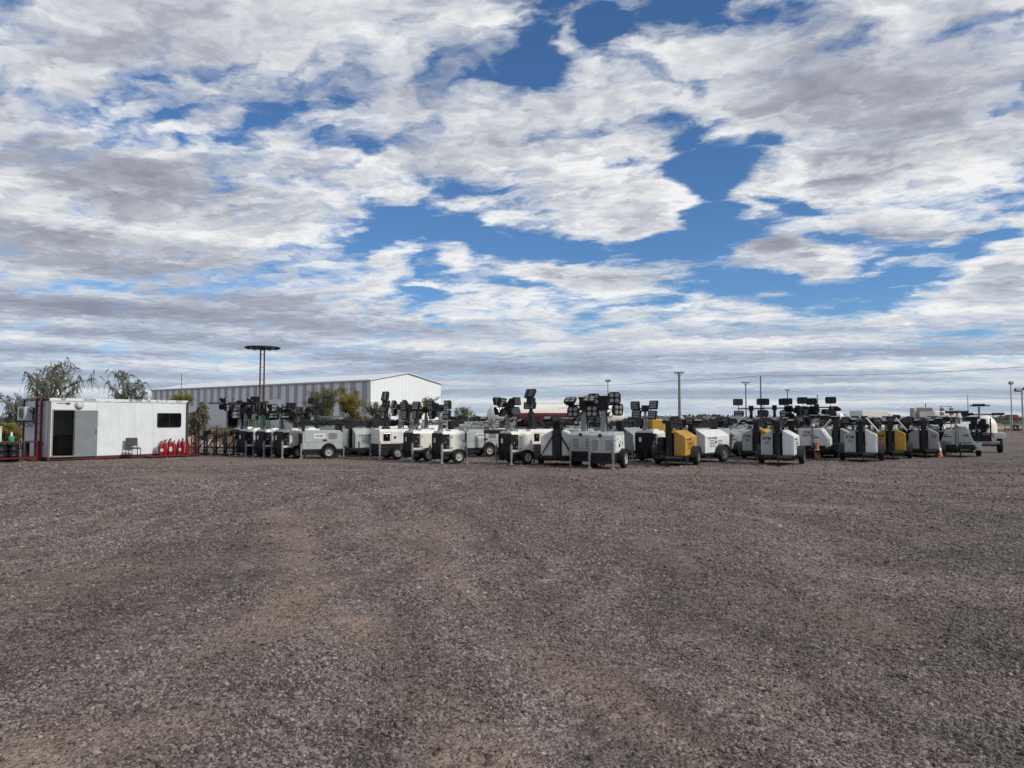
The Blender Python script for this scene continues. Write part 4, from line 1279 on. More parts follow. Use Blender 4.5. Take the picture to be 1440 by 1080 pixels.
# ------------------------------------------------------------------ white generator set with a black base and an edge-on lamp panel on its mast
def genset_tower(name, label, x, Y, rot, group, paint='cream', mast_h=2.55, tilt=-20, seed=1):
    rg = random.Random(seed)
    t = thing(name, label, 'light tower', (x, Y, 0), R(rot), group)
    W, Ln = 0.95, 1.35
    f, k_ = -Ln / 2, Ln / 2
    b = MB()
    b.box(-W / 2 + 0.02, W / 2 - 0.02, f + 0.02, k_ - 0.02, 0.17, 0.66); b.box(-W / 2, W / 2, f, k_, 0.48, 0.52)
    for z in range(4):
        b.cbox((0, f + 0.012, 0.30 + 0.05 * z), (W - 0.2, 0.02, 0.02))
    b.build('chassis', M['black'], t, 0.006)
    b = MB()
    b.prism([(-W / 2, 0.66), (W / 2, 0.66), (W / 2, 1.18), (W / 2 - 0.08, 1.29), (-W / 2 + 0.08, 1.29), (-W / 2, 1.18)], 'y', f, k_)
    b.build('canopy', M[paint], t, 0.02)
    for s in (-1, 1):
        xo = s * W / 2
        b = MB(); b.cbox((xo + s * 0.008, f + 0.32, 0.95), (0.016, 0.30, 0.32)); c_ = b.build('control_window', M['window'], t, 0.01)
        b = MB(); b.cbox((xo + s * 0.02, f + 0.32, 1.0), (0.01, 0.10, 0.10)); b.build('gauge', M['rust'], c_)
        b = MB(); b.box(min(xo, xo + s * 0.012), max(xo, xo + s * 0.012), f + 0.55, k_ - 0.05, 0.70, 1.15); d = b.build('side_door', M[paint], t, 0.006)
        b = MB(); b.lathe([(0.001, s * 0.03), (0.05, s * 0.03), (0.06, 0)], (xo + s * 0.012, f + 0.70, 0.94), 'x', 12); b.build('latch', M['plastic'], d)
    b = MB()
    b.box(-0.3, -0.12, f - 0.014, f, 0.76, 1.12); b.box(0.05, 0.32, f - 0.014, f, 0.76, 1.12)
    b.build('end_panel', M[paint], t, 0.005)
    my = -0.15
    b = MB()
    b.cbox((-0.12, my, 1.65), (0.16, 0.16, 0.8)); b.cbox((-0.12, my, mast_h - 0.42), (0.11, 0.11, 0.7)); b.box(-0.26, 0.02, my - 0.14, my + 0.14, 1.27, 1.4)
    for s in (-1, 1):
        b.beam((-0.12 + 0.12 * s, my, 1.3), (-0.12 + 0.05 * s, my, 2.0), 0.05)
    m_ = b.build('mast', M['blackmetal'], t, 0.005)
    b = MB(); cable_clutter(b, -0.3, 0.1, my - 0.15, my + 0.15, 1.9, 6, rg); b.build('power_cable', M['cable'], m_)
    b = MB(); b.cbox((-0.12, my, mast_h - 0.22), (0.30, 0.26, 0.26)); b.beam((-0.36, my, mast_h - 0.40), (0.14, my, mast_h - 0.40), 0.06)
    b.build('lamp_bar', M['black'], t)
    for s, yw in ((-1, 0.6), (1, -0.3)):
        make_light(t, (-0.12 + 0.13 * s, my - 0.05, mast_h + 0.10), 0.26, 0.40, yw * 0.4, R(tilt + rg.uniform(-4, 4)), 'split')
        make_light(t, (-0.12 + 0.17 * s, my - 0.05, mast_h - 0.42), 0.30, 0.30, yw, R(-8), 'bars')
    for (sx, sy) in ((-1, -1), (1, -1), (-1, 1), (1, 1)):
        make_leg(t, sx * (W / 2 + 0.07), sy * (Ln / 2 + 0.02), 0.72)
    for s in (-1, 1):
        make_wheel(t, s * (W / 2 + 0.09), 0.1, 0.26, 0.17); make_fender(t, s * (W / 2 + 0.09), 0.1, 0.26, 0.19)
    b = MB(); b.beam((0, k_, 0.40), (0, k_ + 0.7, 0.42), 0.07); b.build('tow_bar', M['blackmetal'], t)
    return t


# ------------------------------------------------------------------ trailer with sloping shoulders (trapezoid end)
def wedge_tower(name, label, x, Y, rot, group, paint='white', seed=1, text=None, fenders='lgrey', slot=True, left_slope=0.22, right_slope=0.30, disc=False):
    rg = random.Random(seed)
    t = thing(name, label, 'light tower', (x, Y, 0), R(rot), group)
    Ln = 1.9; f, k_ = -Ln / 2, Ln / 2 - 0.1
    b = MB()
    b.box(-0.66, 0.66, f, k_, 0.30, 0.52); b.box(-0.6, 0.6, f + 0.06, k_, 0.18, 0.30)  # lower box: added black underbody imitating shade under the trailer
    for s in (-1, 1):
        b.beam((s * 0.5, f, 0.33), (s * 0.06, f - 0.8, 0.34), 0.08)
    b.tube((-0.8, 0.1, 0.32), (0.8, 0.1, 0.32), 0.04); b.beam((-0.74, f - 0.03, 0.42), (0.74, f - 0.03, 0.42), 0.07)
    b.build('chassis', M['blackmetal'], t, 0.006)
    if slot:
        sides = [(-1, [(-0.08, 0.54), (-0.70, 0.54), (-0.70, 0.62), (-0.70 + left_slope, 1.22), (-0.08, 1.24)]), (1, [(0.03, 0.54), (0.66, 0.54), (0.66, 0.62), (0.66 - right_slope, 1.38), (0.03, 1.40)])]
    else:
        sides = [(0, [(-0.62, 0.42), (0.62, 0.42), (0.62, 0.86), (0.62 - right_slope, 1.30), (-0.62, 1.30)])]
    for (s, pr) in sides:
        b = MB(); b.prism(pr, 'y', f, k_); h = b.build('hood', M[paint], t, 0.022)
        b = MB()
        cx = sum(p[0] for p in pr) / len(pr)
        b.cbox((cx, f - 0.004, 0.66), (0.34, 0.012, 0.02)); b.cbox((cx, f - 0.004, 0.60), (0.34, 0.012, 0.02))
        if s <= 0:
            b.cbox((cx - 0.08, f - 0.004, 1.0), (0.16, 0.012, 0.04)); b.cbox((cx, f - 0.004, 0.92), (0.34, 0.012, 0.04))
        b.build('vent_slots', M['ink'], h)
    b = MB()
    b.box(-0.078, 0.028, f + 0.08, k_, 0.54, 1.10) if slot else b.box(-0.5, 0.5, f - 0.006, f + 0.01, 0.44, 0.56)
    b.build('slot_panel', M['void'], t)
    my = f - 0.02
    b = MB(); b.cbox((-0.02, my, 0.94), (0.09, 0.10, 0.95))
    b.lathe([(0.001, 0.12), (0.06, 0.11), (0.10, 0.05), (0.11, 0.0), (0.08, -0.06), (0.001, -0.08)], (-0.02, my, 1.40), 'z', 12)
    b.beam((-0.02, my, 1.52), (-0.02, my + 2.0, 1.56), 0.14); b.beam((-0.02, my + 0.1, 1.66), (-0.02, my + 1.9, 1.68), 0.09)
    b.beam((-0.02, k_ - 0.1, 1.2), (-0.02, k_ - 0.1, 1.5), 0.1)
    m_ = b.build('mast', M['galv'], t, 0.005, smooth=30)
    b = MB(); cable_clutter(b, -0.3, 0.3, my, my + 1.6, 1.7, 9, rg); b.build('power_cable', M['cable'], m_)
    e = my + 2.0
    b = MB(); b.beam((-0.75, e, 1.72), (0.75, e, 1.72), 0.06); b.cbox((0, e, 1.6), (0.24, 0.2, 0.2))
    if disc:
        b.beam((0, e, 1.7), (0, e, 2.05), 0.05)
    b.build('lamp_bar', M['black'], t)
    for s in (-1, 1):
        make_light(t, (s * 0.62, e, 1.80), 0.50, 0.34, 0.0, R(-84), 'two')
        make_light(t, (s * 0.25, e + 0.1, 1.86 if not disc else 2.08), 0.46, 0.34, 0.0, R(-82), 'two')
    for s in (-1, 1):
        make_wheel(t, s * 0.82, 0.1, 0.33, 0.22, 'rimdark'); make_fender(t, s * 0.82, 0.1, 0.33, 0.26, fenders, True)
    b = MB(); b.beam((0, f - 0.75, 0.36), (0, f - 1.1, 0.40), 0.08); tb = b.build('tow_bar', M['blackmetal'], t)
    b = MB(); b.tube((0.1, f - 0.65, 0.02), (0.1, f - 0.65, 0.7), 0.03); b.lathe([(0.001, 0), (0.09, 0), (0.09, 0.015), (0.001, 0.04)], (0.1, f - 0.65, 0), 'z', 10); b.build('jack', M['blackmetal'], tb)
    if text:
        for j, (s_, sz, tx, tz) in enumerate(text):
            lettering(s_, sz, M['ink'], t, (tx, f - 0.012, tz))
    return t
# ------------------------------------------------------------------ the parked light towers
GRP = 'portable light towers parked in the yard'


def P2(px, Y):
    return gx(px, Y), Y


# --- left row, black radiator ends towards the viewer
x, y = P2(356, 34.8); compact_tower('light_tower', 'white light tower with black end standing nearest to the brown rock and steel stands', x, y, -44, GRP, 'white', 2.12, 'two', 0.55, 0.25, 11, lights='turned')
x, y = P2(381, 34.0); compact_tower('light_tower', 'white black-ended light tower squeezed between two alike, middle of the left trio', x, y, -44, GRP, 'white', 2.05, 'bars', 0.45, 0.7, 12, lights='turned')
x, y = P2(407, 33.2); compact_tower('light_tower', 'cream black-ended light tower beside the grey one with the white name plate', x, y, -46, GRP, 'cream', 2.08, 'two', 0.5, 0.15, 13, lights='turned')
x, y = P2(345, 39.5); compact_tower('light_tower', 'light tower at the back left whose dark lamps overlap the open hangar doorway', x, y, -30, GRP, 'white', 2.55, 'two', 0.85, 0.1, 14, lights='turned')
x, y = P2(452, 33.0); flank_tower('light_tower', 'light grey light tower seen along its flank with white name plate and pale rim', x, y, -66, GRP, 'lgrey', 21, 'cluster', True, mast_z=1.50)
x, y = P2(496, 36.5); flank_tower('light_tower', 'dark grey light tower trailer right behind the one with the white name plate', x, y, -64, GRP, 'grey', 22, 'rear', False, mast_z=1.5)
x, y = P2(521, 35.0); slot_tower('light_tower', 'grey slotted light tower with a white flank, left of the cream generator tower', x, y, -58, GRP, 'lgrey', mast='flat', seed=23, jack=True)
x, y = P2(549, 32.2); genset_tower('light_tower', 'cream generator light tower with control window and black base left of the striped lamp cluster', x, y, -58, GRP, 'cream', 2.62, -10, 24)
x, y = P2(590, 30.6); compact_tower('light_tower', 'cream light tower with black end and striped lamps below an olive tree', x, y, -56, GRP, 'cream', 2.12, 'bars', 0.46, 0.1, 25)
x, y = P2(571, 34.2); compact_tower('light_tower', 'small light tower mostly hidden behind the cream generator tower, striped lamps showing', x, y, -40, GRP, 'cream', 2.25, 'bars', 0.50, -0.2, 26)
x, y = P2(631, 29.2); compact_tower('light_tower', 'cream light tower with stacked lamps each side, right of the striped lamp cluster', x, y, -56, GRP, 'cream', 2.12, 'two', 0.58, 0.1, 27)
x, y = P2(674, 34.6); flank_tower('light_tower', 'light grey trailer light tower seen along its flank beside the dark red trestle', x, y, -62, GRP, 'lgrey', 28, 'rear', True, mast_len=2.3, mast_z=1.42)
x, y = P2(725, 28.6); compact_tower('light_tower', 'cream light tower with tangled lamps standing before the tanker\'s left end', x, y, -54, GRP, 'cream', 2.20, 'bars', 0.20, 0.7, 29, lights='turned')
x, y = P2(753, 31.8); genset_tower('light_tower', 'cream generator light tower with a tall tilted dark lamp panel before the tanker', x, y, -50, GRP, 'cream', 2.72, -28, 30)
x, y = P2(787, 28.4); slot_tower('light_tower', 'cream light tower with black mast and diagonal braces left of the louvred grey pair', x, y, -10, GRP, 'cream', mast='flat', seed=31, brace=True, mast_len=2.0, jack=False)
x, y = P2(825, 27.6); louvred_tower('light_tower', 'grey louvred light tower standing behind its twin, round-eyed lamps high on the left', x, y, -22, GRP, -0.05, 32)
x, y = P2(853, 26.2); louvred_tower('light_tower', 'grey louvred light tower at the front with a pale side door and round-eyed lamps', x, y, -24, GRP, 0.0, 33)
x, y = P2(914, 30.4); compact_tower('light_tower', 'cream black-ended light tower under the yellow generator, square striped lamps against the sky', x, y, -42, GRP, 'cream', 2.12, 'bars', 0.42, 0.05, 34)

# --- right row, slotted hoods
x, y = P2(950, 28.3); slot_tower('light_tower', 'yellow slotted light tower with tow bar, front of the right row beside the yellow generator', x, y, -27, GRP, 'yellow', bare_left=True, mast='flat', seed=41, mast_len=1.9)
x, y = P2(991, 30.4); slot_tower('light_tower', 'white light tower with lettered flank just right of the yellow one with the tow bar', x, y, -47, GRP, 'white', hood2='lgrey', mast='flat', seed=42, jack=False, mast_len=2.0)
x, y = P2(1038, 35.2); flank_tower('light_tower', 'grey light tower with a dark side window and raised lid', x, y, -72, GRP, 'grey', 43, 'rear', False, lid=True, rim='rimdark')
x, y = P2(1069, 32.4); slot_tower('light_tower', 'light tower with one yellow and one pale hood behind the white one lettered 77', x, y, -29, GRP, 'yellow', hood2='lgrey', text=['ETM', '74'], mast='flat', seed=44, mast_len=1.7)
x, y = P2(1097, 28.7); slot_tower('light_tower', 'white slotted light tower lettered 77 with a big black tyre in front', x, y, -27, GRP, 'white', hood2='lgrey', text=['ETM', '77'], mast='flat', seed=45, mast_len=1.8)
x, y = P2(1147, 33.4); wedge_tower('light_tower', 'white light tower with sloping right shoulder and lettering behind the orange cone', x, y, -30, GRP, 'white', 46, text=[('ETM', 0.14, -0.25, 1.14), ('ELECTRIC', 0.11, -0.2, 1.0)], slot=False, fenders='black')
x, y = P2(1177, 34.2); slot_tower('light_tower', 'dull grey slotted light tower lettered 71 between the cone and the white one lettered 73', x, y, -28, GRP, 'grey', hood2='lgrey', text=['ETM', '71'], mast='flat', seed=47, mast_len=1.8, flaps=((-1, 0.36),))
x, y = P2(1210, 31.0); slot_tower('light_tower', 'white slotted light tower lettered 73 seen straight from the end', x, y, -27, GRP, 'white', hood2='lgrey', text=['ETM', '73'], mast='flat', seed=48, mast_len=1.9, flaps=((1, 0.40),))
x, y = P2(1251, 33.0); slot_tower('light_tower', 'yellow slotted light tower seen straight from the end, right of the one lettered 73', x, y, -28, GRP, 'yellow', text=['ETM', '7'], mast='flat', seed=49, mast_len=1.7, flaps=((1, 0.42),))
x, y = P2(1298, 34.4); slot_tower('light_tower', 'grey slotted light tower lettered 74, right of the yellow one at the end', x, y, -30, GRP, 'grey', text=None, mast='flat', seed=50, mast_len=1.9)
last_grey = [o for o in bpy.data.objects if o.get('label', '').startswith('grey slotted light tower lettered 74')][0]
lettering('74', 0.2, M['ink'], last_grey, (0.385, -0.962, 0.92))
x, y = P2(1345, 34.8); wedge_tower('light_tower', 'pale grey wedge-shaped light tower lettered 134 at the right end of the row', x, y, -31, GRP, 'lgrey', 51, text=[('134', 0.17, 0.30, 0.98)], disc=True)

# --- towers with the mast up and four square lamps, behind the right row
UP = 'mast-up light towers with four square lamps'
x, y = P2(1060, 38.4); slot_tower('light_tower', 'mast-up light tower with four square lamps, leftmost behind the right row', x, y, -26, UP, 'grey', mast='up', seed=61, jack=False)
x, y = P2(1092, 39.4); slot_tower('light_tower', 'mast-up light tower with square lamps behind the white one lettered 77', x, y, -26, UP, 'lgrey', mast='up', seed=62, jack=False)
x, y = P2(1124, 37.6); slot_tower('light_tower', 'mast-up light tower with the highest square lamps, left of the cone', x, y, -26, UP, 'white', mast='up', seed=63, jack=False)
x, y = P2(1150, 37.0); slot_tower('light_tower', 'mast-up light tower with square lamps behind the white wedge tower', x, y, -26, UP, 'grey', mast='up', seed=64, jack=False)

# --- back rows, mostly masts and lamps showing over the front row
BACK = 'light towers in the back rows'
back = [
    (612, 40.0, -50, 'flank', 'lgrey', 71, 'flat-masted light tower behind the stacked lamps below the hangar gable'),
    (640, 42.0, -52, 'flank', 'grey', 72, 'flat-masted light tower at the back left of the small tree'),
    (700, 40.5, -55, 'flank', 'lgrey', 73, 'flat-masted light tower in the gap below the tanker\'s white nose'),
    (545, 40.0, -56, 'flank', 'grey', 74, 'flat-masted light tower behind the cream generator tower and the yellow tree'),
    (786, 36.0, -40, 'slot', 'grey', 75, 'flat-masted light tower below the tanker ladder, behind the braced mast'),
    (812, 38.5, -35, 'flank', 'lgrey', 76, 'flat-masted light tower behind the louvred pair, below the maroon band'),
    (885, 36.5, -40, 'slot', 'lgrey', 77, 'pale slotted light tower showing between the louvred pair and the black-ended tower'),
    (872, 41.0, -50, 'flank', 'grey', 78, 'flat-masted light tower under the tanker\'s right end'),
    (985, 38.5, -50, 'flank', 'white', 79, 'flat-masted white light tower behind the white lettered one'),
    (1012, 41.5, -45, 'flank', 'lgrey', 80, 'flat-masted light tower at the back, above the raised lid'),
    (1130, 36.0, -62, 'flank', 'white', 81, 'white light tower whose flank shows left of the cone'),
    (1195, 38.5, -45, 'slot', 'lgrey', 82, 'light tower behind the one lettered 71, flat mast with lamps'),
    (1228, 38.0, -40, 'flank', 'white', 83, 'flat-masted white light tower between the 73 and the yellow end'),
    (1272, 38.5, -44, 'flank', 'white', 84, 'flat-masted white light tower behind the yellow end'),
    (1312, 40.0, -40, 'wedge', 'white', 85, 'white wedge light tower behind the grey one lettered 74'),
    (1182, 43.5, -40, 'flank', 'white', 86, 'farthest white light tower right of the square lamps'),
    (1250, 44.5, -40, 'flank', 'lgrey', 87, 'farthest grey light tower behind the yellow end'),
    (1040, 44.0, -40, 'flank', 'grey', 88, 'farthest grey light tower left of the square lamps'),
    (935, 40.0, -48, 'flank', 'grey', 89, 'flat-masted light tower behind the yellow generator, right of the square striped lamps'),
]
for (px, Y, rot, kind, paint, seed, lab) in back:
    x, y = P2(px, Y)
    if kind == 'flank':
        flank_tower('light_tower', lab, x, y, rot, BACK, paint, seed, 'rear', seed % 3 == 0, mast_len=2.1 + 0.1 * (seed % 4), mast_z=1.34 + 0.04 * (seed % 4))
    elif kind == 'slot':
        slot_tower('light_tower', lab, x, y, rot, BACK, paint, mast='flat', seed=seed, jack=False, mast_len=2.0)
    else:
        wedge_tower('light_tower', lab, x, y, rot, BACK, paint, seed)

# --- more of them filling the rows
FILL = 'light towers in the middle rows'
for (px, Y, rot, kind, paint, seed, lab) in [
    (432, 36.5, -48, 'compact', 'white', 91, 'black-ended light tower just behind the grey one with the white name plate'),
    (470, 38.5, -50, 'slotup', 'dgrey', 92, 'dark light tower with upright mast and square lamps before the olive tree'),
    (508, 38.0, -52, 'flank', 'dgrey', 93, 'dark flank-on light tower behind the grey slotted one left of the control window'),
    (608, 34.5, -46, 'compact', 'white', 94, 'black-ended light tower filling the gap left of the stacked lamps'),
    (655, 37.5, -46, 'slot', 'dgrey', 95, 'dark slotted light tower behind the grey flank one at the small tree'),
    (702, 35.5, -46, 'flank', 'dgrey', 96, 'dark flat-masted light tower left of the tangled lamps, behind the trestle'),
    (770, 34.0, -46, 'slot', 'dgrey', 97, 'dark slotted light tower behind the braced black mast'),
    (806, 33.0, -40, 'flank', 'dgrey', 98, 'dark light tower directly behind the louvred pair'),
    (889, 32.8, -40, 'slot', 'grey', 99, 'grey slotted light tower close behind the louvred one with the pale door'),
    (940, 33.8, -35, 'slot', 'dgrey', 100, 'dark slotted light tower behind the yellow one with the tow bar'),
    (1016, 34.5, -40, 'slot', 'grey', 101, 'grey slotted light tower left of the raised lid'),
    (1082, 35.0, -30, 'flank', 'dgrey', 102, 'dark light tower behind the yellow and pale hoods'),
    (1118, 34.0, -30, 'slot', 'dgrey', 103, 'dark slotted light tower between the 77 and the cone'),
    (1133, 36.2, -30, 'compact', 'white', 107, 'black-ended light tower with turned lamps just left of the cone'),
    (1161, 38.2, -34, 'compact', 'cream', 108, 'black-ended light tower with turned lamps behind the one lettered 71'),
    (1203, 36.0, -34, 'flank', 'grey', 109, 'grey flat-masted light tower directly behind the one lettered 73'),
    (1232, 35.5, -30, 'flank', 'dgrey', 104, 'dark light tower between the 73 and the yellow end-on one'),
    (1275, 36.5, -30, 'slot', 'dgrey', 105, 'dark slotted light tower left of the grey 74'),
    (1322, 37.5, -30, 'flank', 'dgrey', 106, 'dark light tower between the grey 74 and the 134 wedge'),
]:
    x, y = P2(px, Y)
    if kind == 'compact':
        compact_tower('light_tower', lab, x, y, rot, FILL, paint, 1.95 + 0.04 * (seed % 5), 'bars', 0.42, 0.4 * (seed % 3), seed, lights='turned')
    elif kind == 'flank':
        flank_tower('light_tower', lab, x, y, rot, FILL, paint, seed, 'rear', False, mast_len=2.2, mast_z=1.46, rim='rimdark')
    else:
        slot_tower('light_tower', lab, x, y, rot, FILL, paint, mast='up' if kind == 'slotup' else 'flat', seed=seed, jack=False, mast_len=1.9)

# --- bare mast trailer closing the row on the right
x, y = P2(1379, 38.6)
t = thing('mast_trailer', 'bare black engine trailer with one pale fender, last at the right of the row', 'light tower', (x, y, 0), R(-31), GRP)
b = MB(); b.box(-0.6, 0.6, -0.9, 0.9, 0.46, 0.58); b.tube((-0.75, 0, 0.36), (0.80, 0, 0.36), 0.05); b.tube((-0.7, -0.5, 0.52), (0.75, -0.5, 0.52), 0.09); b.build('chassis', M['galv'], t, 0.01)
b = MB(); b.box(-0.55, 0.40, -0.6, 0.7, 0.58, 0.92)
rg = random.Random(5)
for k in range(16):
    b.obox((rg.uniform(-0.5, 0.35), rg.uniform(-0.6, 0.2), rg.uniform(0.9, 1.6)), (rg.uniform(0.08, 0.3), rg.uniform(0.1, 0.3), rg.uniform(0.1, 0.35)), (0, 0, rg.uniform(-0.3, 0.3)))
for sx in (-0.45, 0.0, 0.38):
    b.beam((sx, -0.6, 0.58), (sx, -0.6, 1.75), 0.07)
b.build('engine', M['blackmetal'], t, 0.01)
b = MB(); cable_clutter(b, -0.55, 0.4, -0.7, 0.1, 1.3, 14, rg, 0.02); b.build('hoses', M['cable'], t)
b = MB(); b.beam((-0.9, -0.6, 1.95), (0.95, -0.6, 1.97), 0.09); b.beam((-0.1, -0.6, 1.7), (-0.1, -0.6, 2.35), 0.10); b.beam((-0.5, -0.55, 2.42), (0.4, -0.55, 2.42), 0.08); b.build('mast', M['galv'], t, 0.006)
for k, (lx, lz) in enumerate(((-0.62, 2.0), (0.72, 2.0), (-0.1, 2.46))):
    make_light(t, (lx, -0.62, lz), 0.52, 0.34, 0, R(-84), 'two')
b = MB(); b.box(0.50, 1.02, -0.45, 0.45, 0.76, 1.02); b.build('fender', M['white'], t, 0.02)
make_wheel(t, 0.78, 0, 0.36, 0.26, 'rimdark'); make_wheel(t, -0.78, 0, 0.36, 0.26, 'rimdark')

# --- yellow box generator
x, y = P2(929, 33.4)
t = thing('generator', 'tall yellow generator canopy with dark red lettering and a silver round end', 'generator', (x, y, 0), R(14))
b = MB(); b.box(-0.62, 0.62, -0.5, 0.5, 0.35, 0.5)
for s in (-1, 1):
    b.tube((-0.1, s * 0.55, 0.3), (0.1, s * 0.55, 0.3), 0.05)
    b.box(-0.62, -0.5, s * 0.42 - 0.06, s * 0.42 + 0.06, 0, 0.35); b.box(0.5, 0.62, s * 0.42 - 0.06, s * 0.42 + 0.06, 0, 0.35)
b.build('chassis', M['blackmetal'], t, 0.006)
b = MB(); b.prism([(-0.64, 0.50), (0.64, 0.50), (0.66, 1.52), (0.55, 1.58), (-0.60, 1.74), (-0.66, 1.70)], 'y', -0.52, 0.52); c_ = b.build('canopy', M['yellow'], t, 0.02)
b = MB(); b.prism([(-0.56, 1.742), (0.60, 1.582), (0.60, 1.60), (-0.56, 1.76)], 'y', -0.48, 0.48); b.build('roof_sheet', M['cream'], t)
lettering('RS', 0.26, M['redink'], t, (0.16, -0.526, 1.38))
b = MB(); b.lathe([(0.001, 0.0), (0.20, 0.0), (0.22, 0.03), (0.22, 0.45), (0.001, 0.45)], (0.62, -0.30, 1.36), 'x', 20); r_ = b.build('silencer', M['galv'], t, smooth=40)
b = MB(); b.lathe([(0.001, -0.004), (0.13, -0.004), (0.13, 0.01)], (0.62, -0.56, 1.36), 'y', 16); b.build('blue_badge', M['blue'], r_)

# dark red hose bar resting on the flank trailer
x, y = P2(693, 33.6)
b = MB(); b.box(-0.42, 0.36, -0.05, 0.05, 1.06, 1.20); b.box(-0.40, -0.36, -0.04, 0.04, 0.0, 1.06); b.box(0.30, 0.34, -0.04, 0.04, 0.0, 1.06); b.box(-0.45, 0.39, -0.06, 0.06, 1.20, 1.23)
tag(b.build('steel_trestle', M['rust'], None, 0.006, loc=(x, y, 0), rotz=R(-20)), 'dark red steel trestle standing between the grey flank trailer and the tangled-lamp tower', 'trestle')

# --- traffic cones
def cone(x, y, lab):
    t = thing('traffic_cone', lab, 'traffic cone', (x, y, 0), 0.2, 'traffic cones')
    b = MB(); b.lathe([(0.16, 0.03), (0.035, 0.70), (0.025, 0.71), (0.001, 0.71)], (0, 0, 0), 'z', 18); b.box(-0.19, 0.19, -0.19, 0.19, 0, 0.03)
    c_ = b.build('cone_body', M['orange'], t, smooth=40)
    b = MB(); b.lathe([(0.112, 0.30), (0.083, 0.44)], (0, 0, 0), 'z', 18); b.build('reflective_band', M['sticker'], c_, smooth=40)
x, y = P2(1148, 32.3); cone(x, y, 'orange traffic cone before the white wedge light tower, left of the 71')
x, y = P2(1318.5, 33.6); cone(x, y, 'orange traffic cone between the grey 74 tower and the 134 wedge tower')
# ------------------------------------------------------------------ site cabin
def build_cabin():
    # front left, front right, back left corners from the ground plan
    x, y = gx(70.5, 30.4), 30.4
    xr, yr = gx(263.5, 34.9), 34.9
    ang = math.atan2(yr - y, xr - x)
    Lc = math.hypot(xr - x, yr - y); D = 2.9; H = 2.56
    t = thing('site_cabin', 'white container site cabin on a red skid with one dark doorway and one dark window', 'cabin', (x, y, 0), ang)
    # local: x along the front, y to the back
    w = 0.06
    d0, d1, dz0, dz1 = 0.13, 0.92, 0.20, 2.08
    b = MB()
    b.box(0.05, d0, 0, w, 0.15, H - 0.08); b.box(d0, d1, 0, w, dz1, H - 0.08); b.box(d1, 4.40, 0, w, 0.15, H - 0.08)
    b.box(4.40, 5.52, 0, w, 0.15, 1.36); b.box(4.40, 5.52, 0, w, 2.00, H - 0.08); b.box(5.52, Lc - 0.06, 0, w, 0.15, H - 0.08)
    for xx in (2.53, 2.95, 3.43, 4.25):
        b.box(xx - 0.012, xx + 0.012, -0.006, 0.0, 0.26, H - 0.10)
    b.box(1.80, 1.84, -0.02, 0.0, 0.16, H - 0.1)
    b.build('front_wall', M['cabin'], t)
    b = MB(); b.box(0.0, w, w, D - w, 0.15, H - 0.08); b.build('end_wall', M['cabinend'], t)
    b = MB(); b.box(Lc - w, Lc, w, D - w, 0.24, H - 0.08); b.box(0, Lc, D - w, D, 0.24, H - 0.08); b.build('back_wall', M['cabin'], t)
    b = MB()
    b.box(-0.03, Lc + 0.03, -0.03, D + 0.03, H - 0.02, H + 0.03); b.box(-0.02, Lc + 0.02, -0.025, 0.04, H - 0.10, H - 0.02)
    rg = random.Random(3)
    for k in range(22):
        xx = rg.uniform(0, Lc - 0.4); b.box(xx, xx + rg.uniform(0.1, 0.6), -0.035, -0.025, H - 0.06 - rg.uniform(0, 0.03), H + 0.028)
    rf = b.build('roof', M['cabin'], t, 0.01)
    b = MB(); b.box(0.03, Lc - 0.03, 0.03, D - 0.03, H - 0.03, H - 0.025); b.build('ceiling', M['inside'], t)
    b = MB()
    b.box(-0.04, Lc + 0.04, 0.0, 0.08, 0.02, 0.145); b.box(-0.04, Lc + 0.04, D - 0.05, D + 0.05, 0.02, 0.235); b.box(-0.02, 0.06, 0.08, D - 0.05, 0.02, 0.145); b.box(Lc - 0.04, Lc + 0.05, 0.05, D - 0.05, 0.02, 0.235)
    b.build('skid_frame', M['red'], t, 0.008)
    b = MB(); b.box(0.06, Lc - 0.065, 0.085, D - 0.065, 0.10, 0.18); b.build('floor', M['inside'], t)
    b = MB()
    for (xx, yy) in ((Lc, 0.0), (Lc, D)):
        b.box(xx - 0.055, xx + 0.055, yy - 0.03, yy + 0.06, 0.15, H - 0.02)
    for (xx, yy) in ((0.0, D),):
        b.box(xx - 0.05, xx + 0.05, yy - 0.06, yy + 0.04, 0.235, H - 0.02)
    b.build('corner_post', M['rust'], t, 0.006)
    b = MB(); b.box(-0.045, 0.05, -0.012, 0.05, 0.15, H - 0.02); b.build('corner_post', M['dgrey'], t, 0.006)
    # inside of the doorway: partition, counter, pale window opposite
    b = MB(); b.box(1.9, 1.94, 0.1, D - 0.1, 0.19, H - 0.1); b.box(0.9, 1.8, 1.6, D - 0.1, 0.19, 1.0); b.box(0.15, 0.7, 2.2, D - 0.1, 0.19, 1.1); b.build('inner_partition', M['inside'], t)
    b = MB(); b.box(0.35, 0.82, D - 0.075, D - 0.065, 1.30, 1.75); b.box(0.3, 0.9, D - 0.08, D - 0.07, 1.92, 2.06); b.build('wall_notice', M['paper'], t)
    b = MB(); b.box(d0 - 0.04, d0, -0.02, w, 0.19, dz1 + 0.04); b.box(d1, d1 + 0.03, -0.02, w, 0.19, dz1 + 0.04); b.box(d0, d1, -0.02, w, dz1, dz1 + 0.04); b.box(d0 - 0.05, d1 + 0.05, -0.12, 0.04, 0.15, 0.19); b.build('door_frame', M['galv'], t)
    b = MB(); b.box(0.94, 1.83, -0.075, -0.03, 0.14, 2.09)
    for zz in (0.5, 1.2, 1.85):
        b.box(0.915, 0.965, -0.085, -0.02, zz, zz + 0.1)
    dr = b.build('door', M['doorgrey'], t, 0.006)
    b = MB(); b.box(1.75, 1.78, -0.10, -0.075, 1.12, 1.22); b.build('handle', M['blackmetal'], dr)
    # window
    pr = []
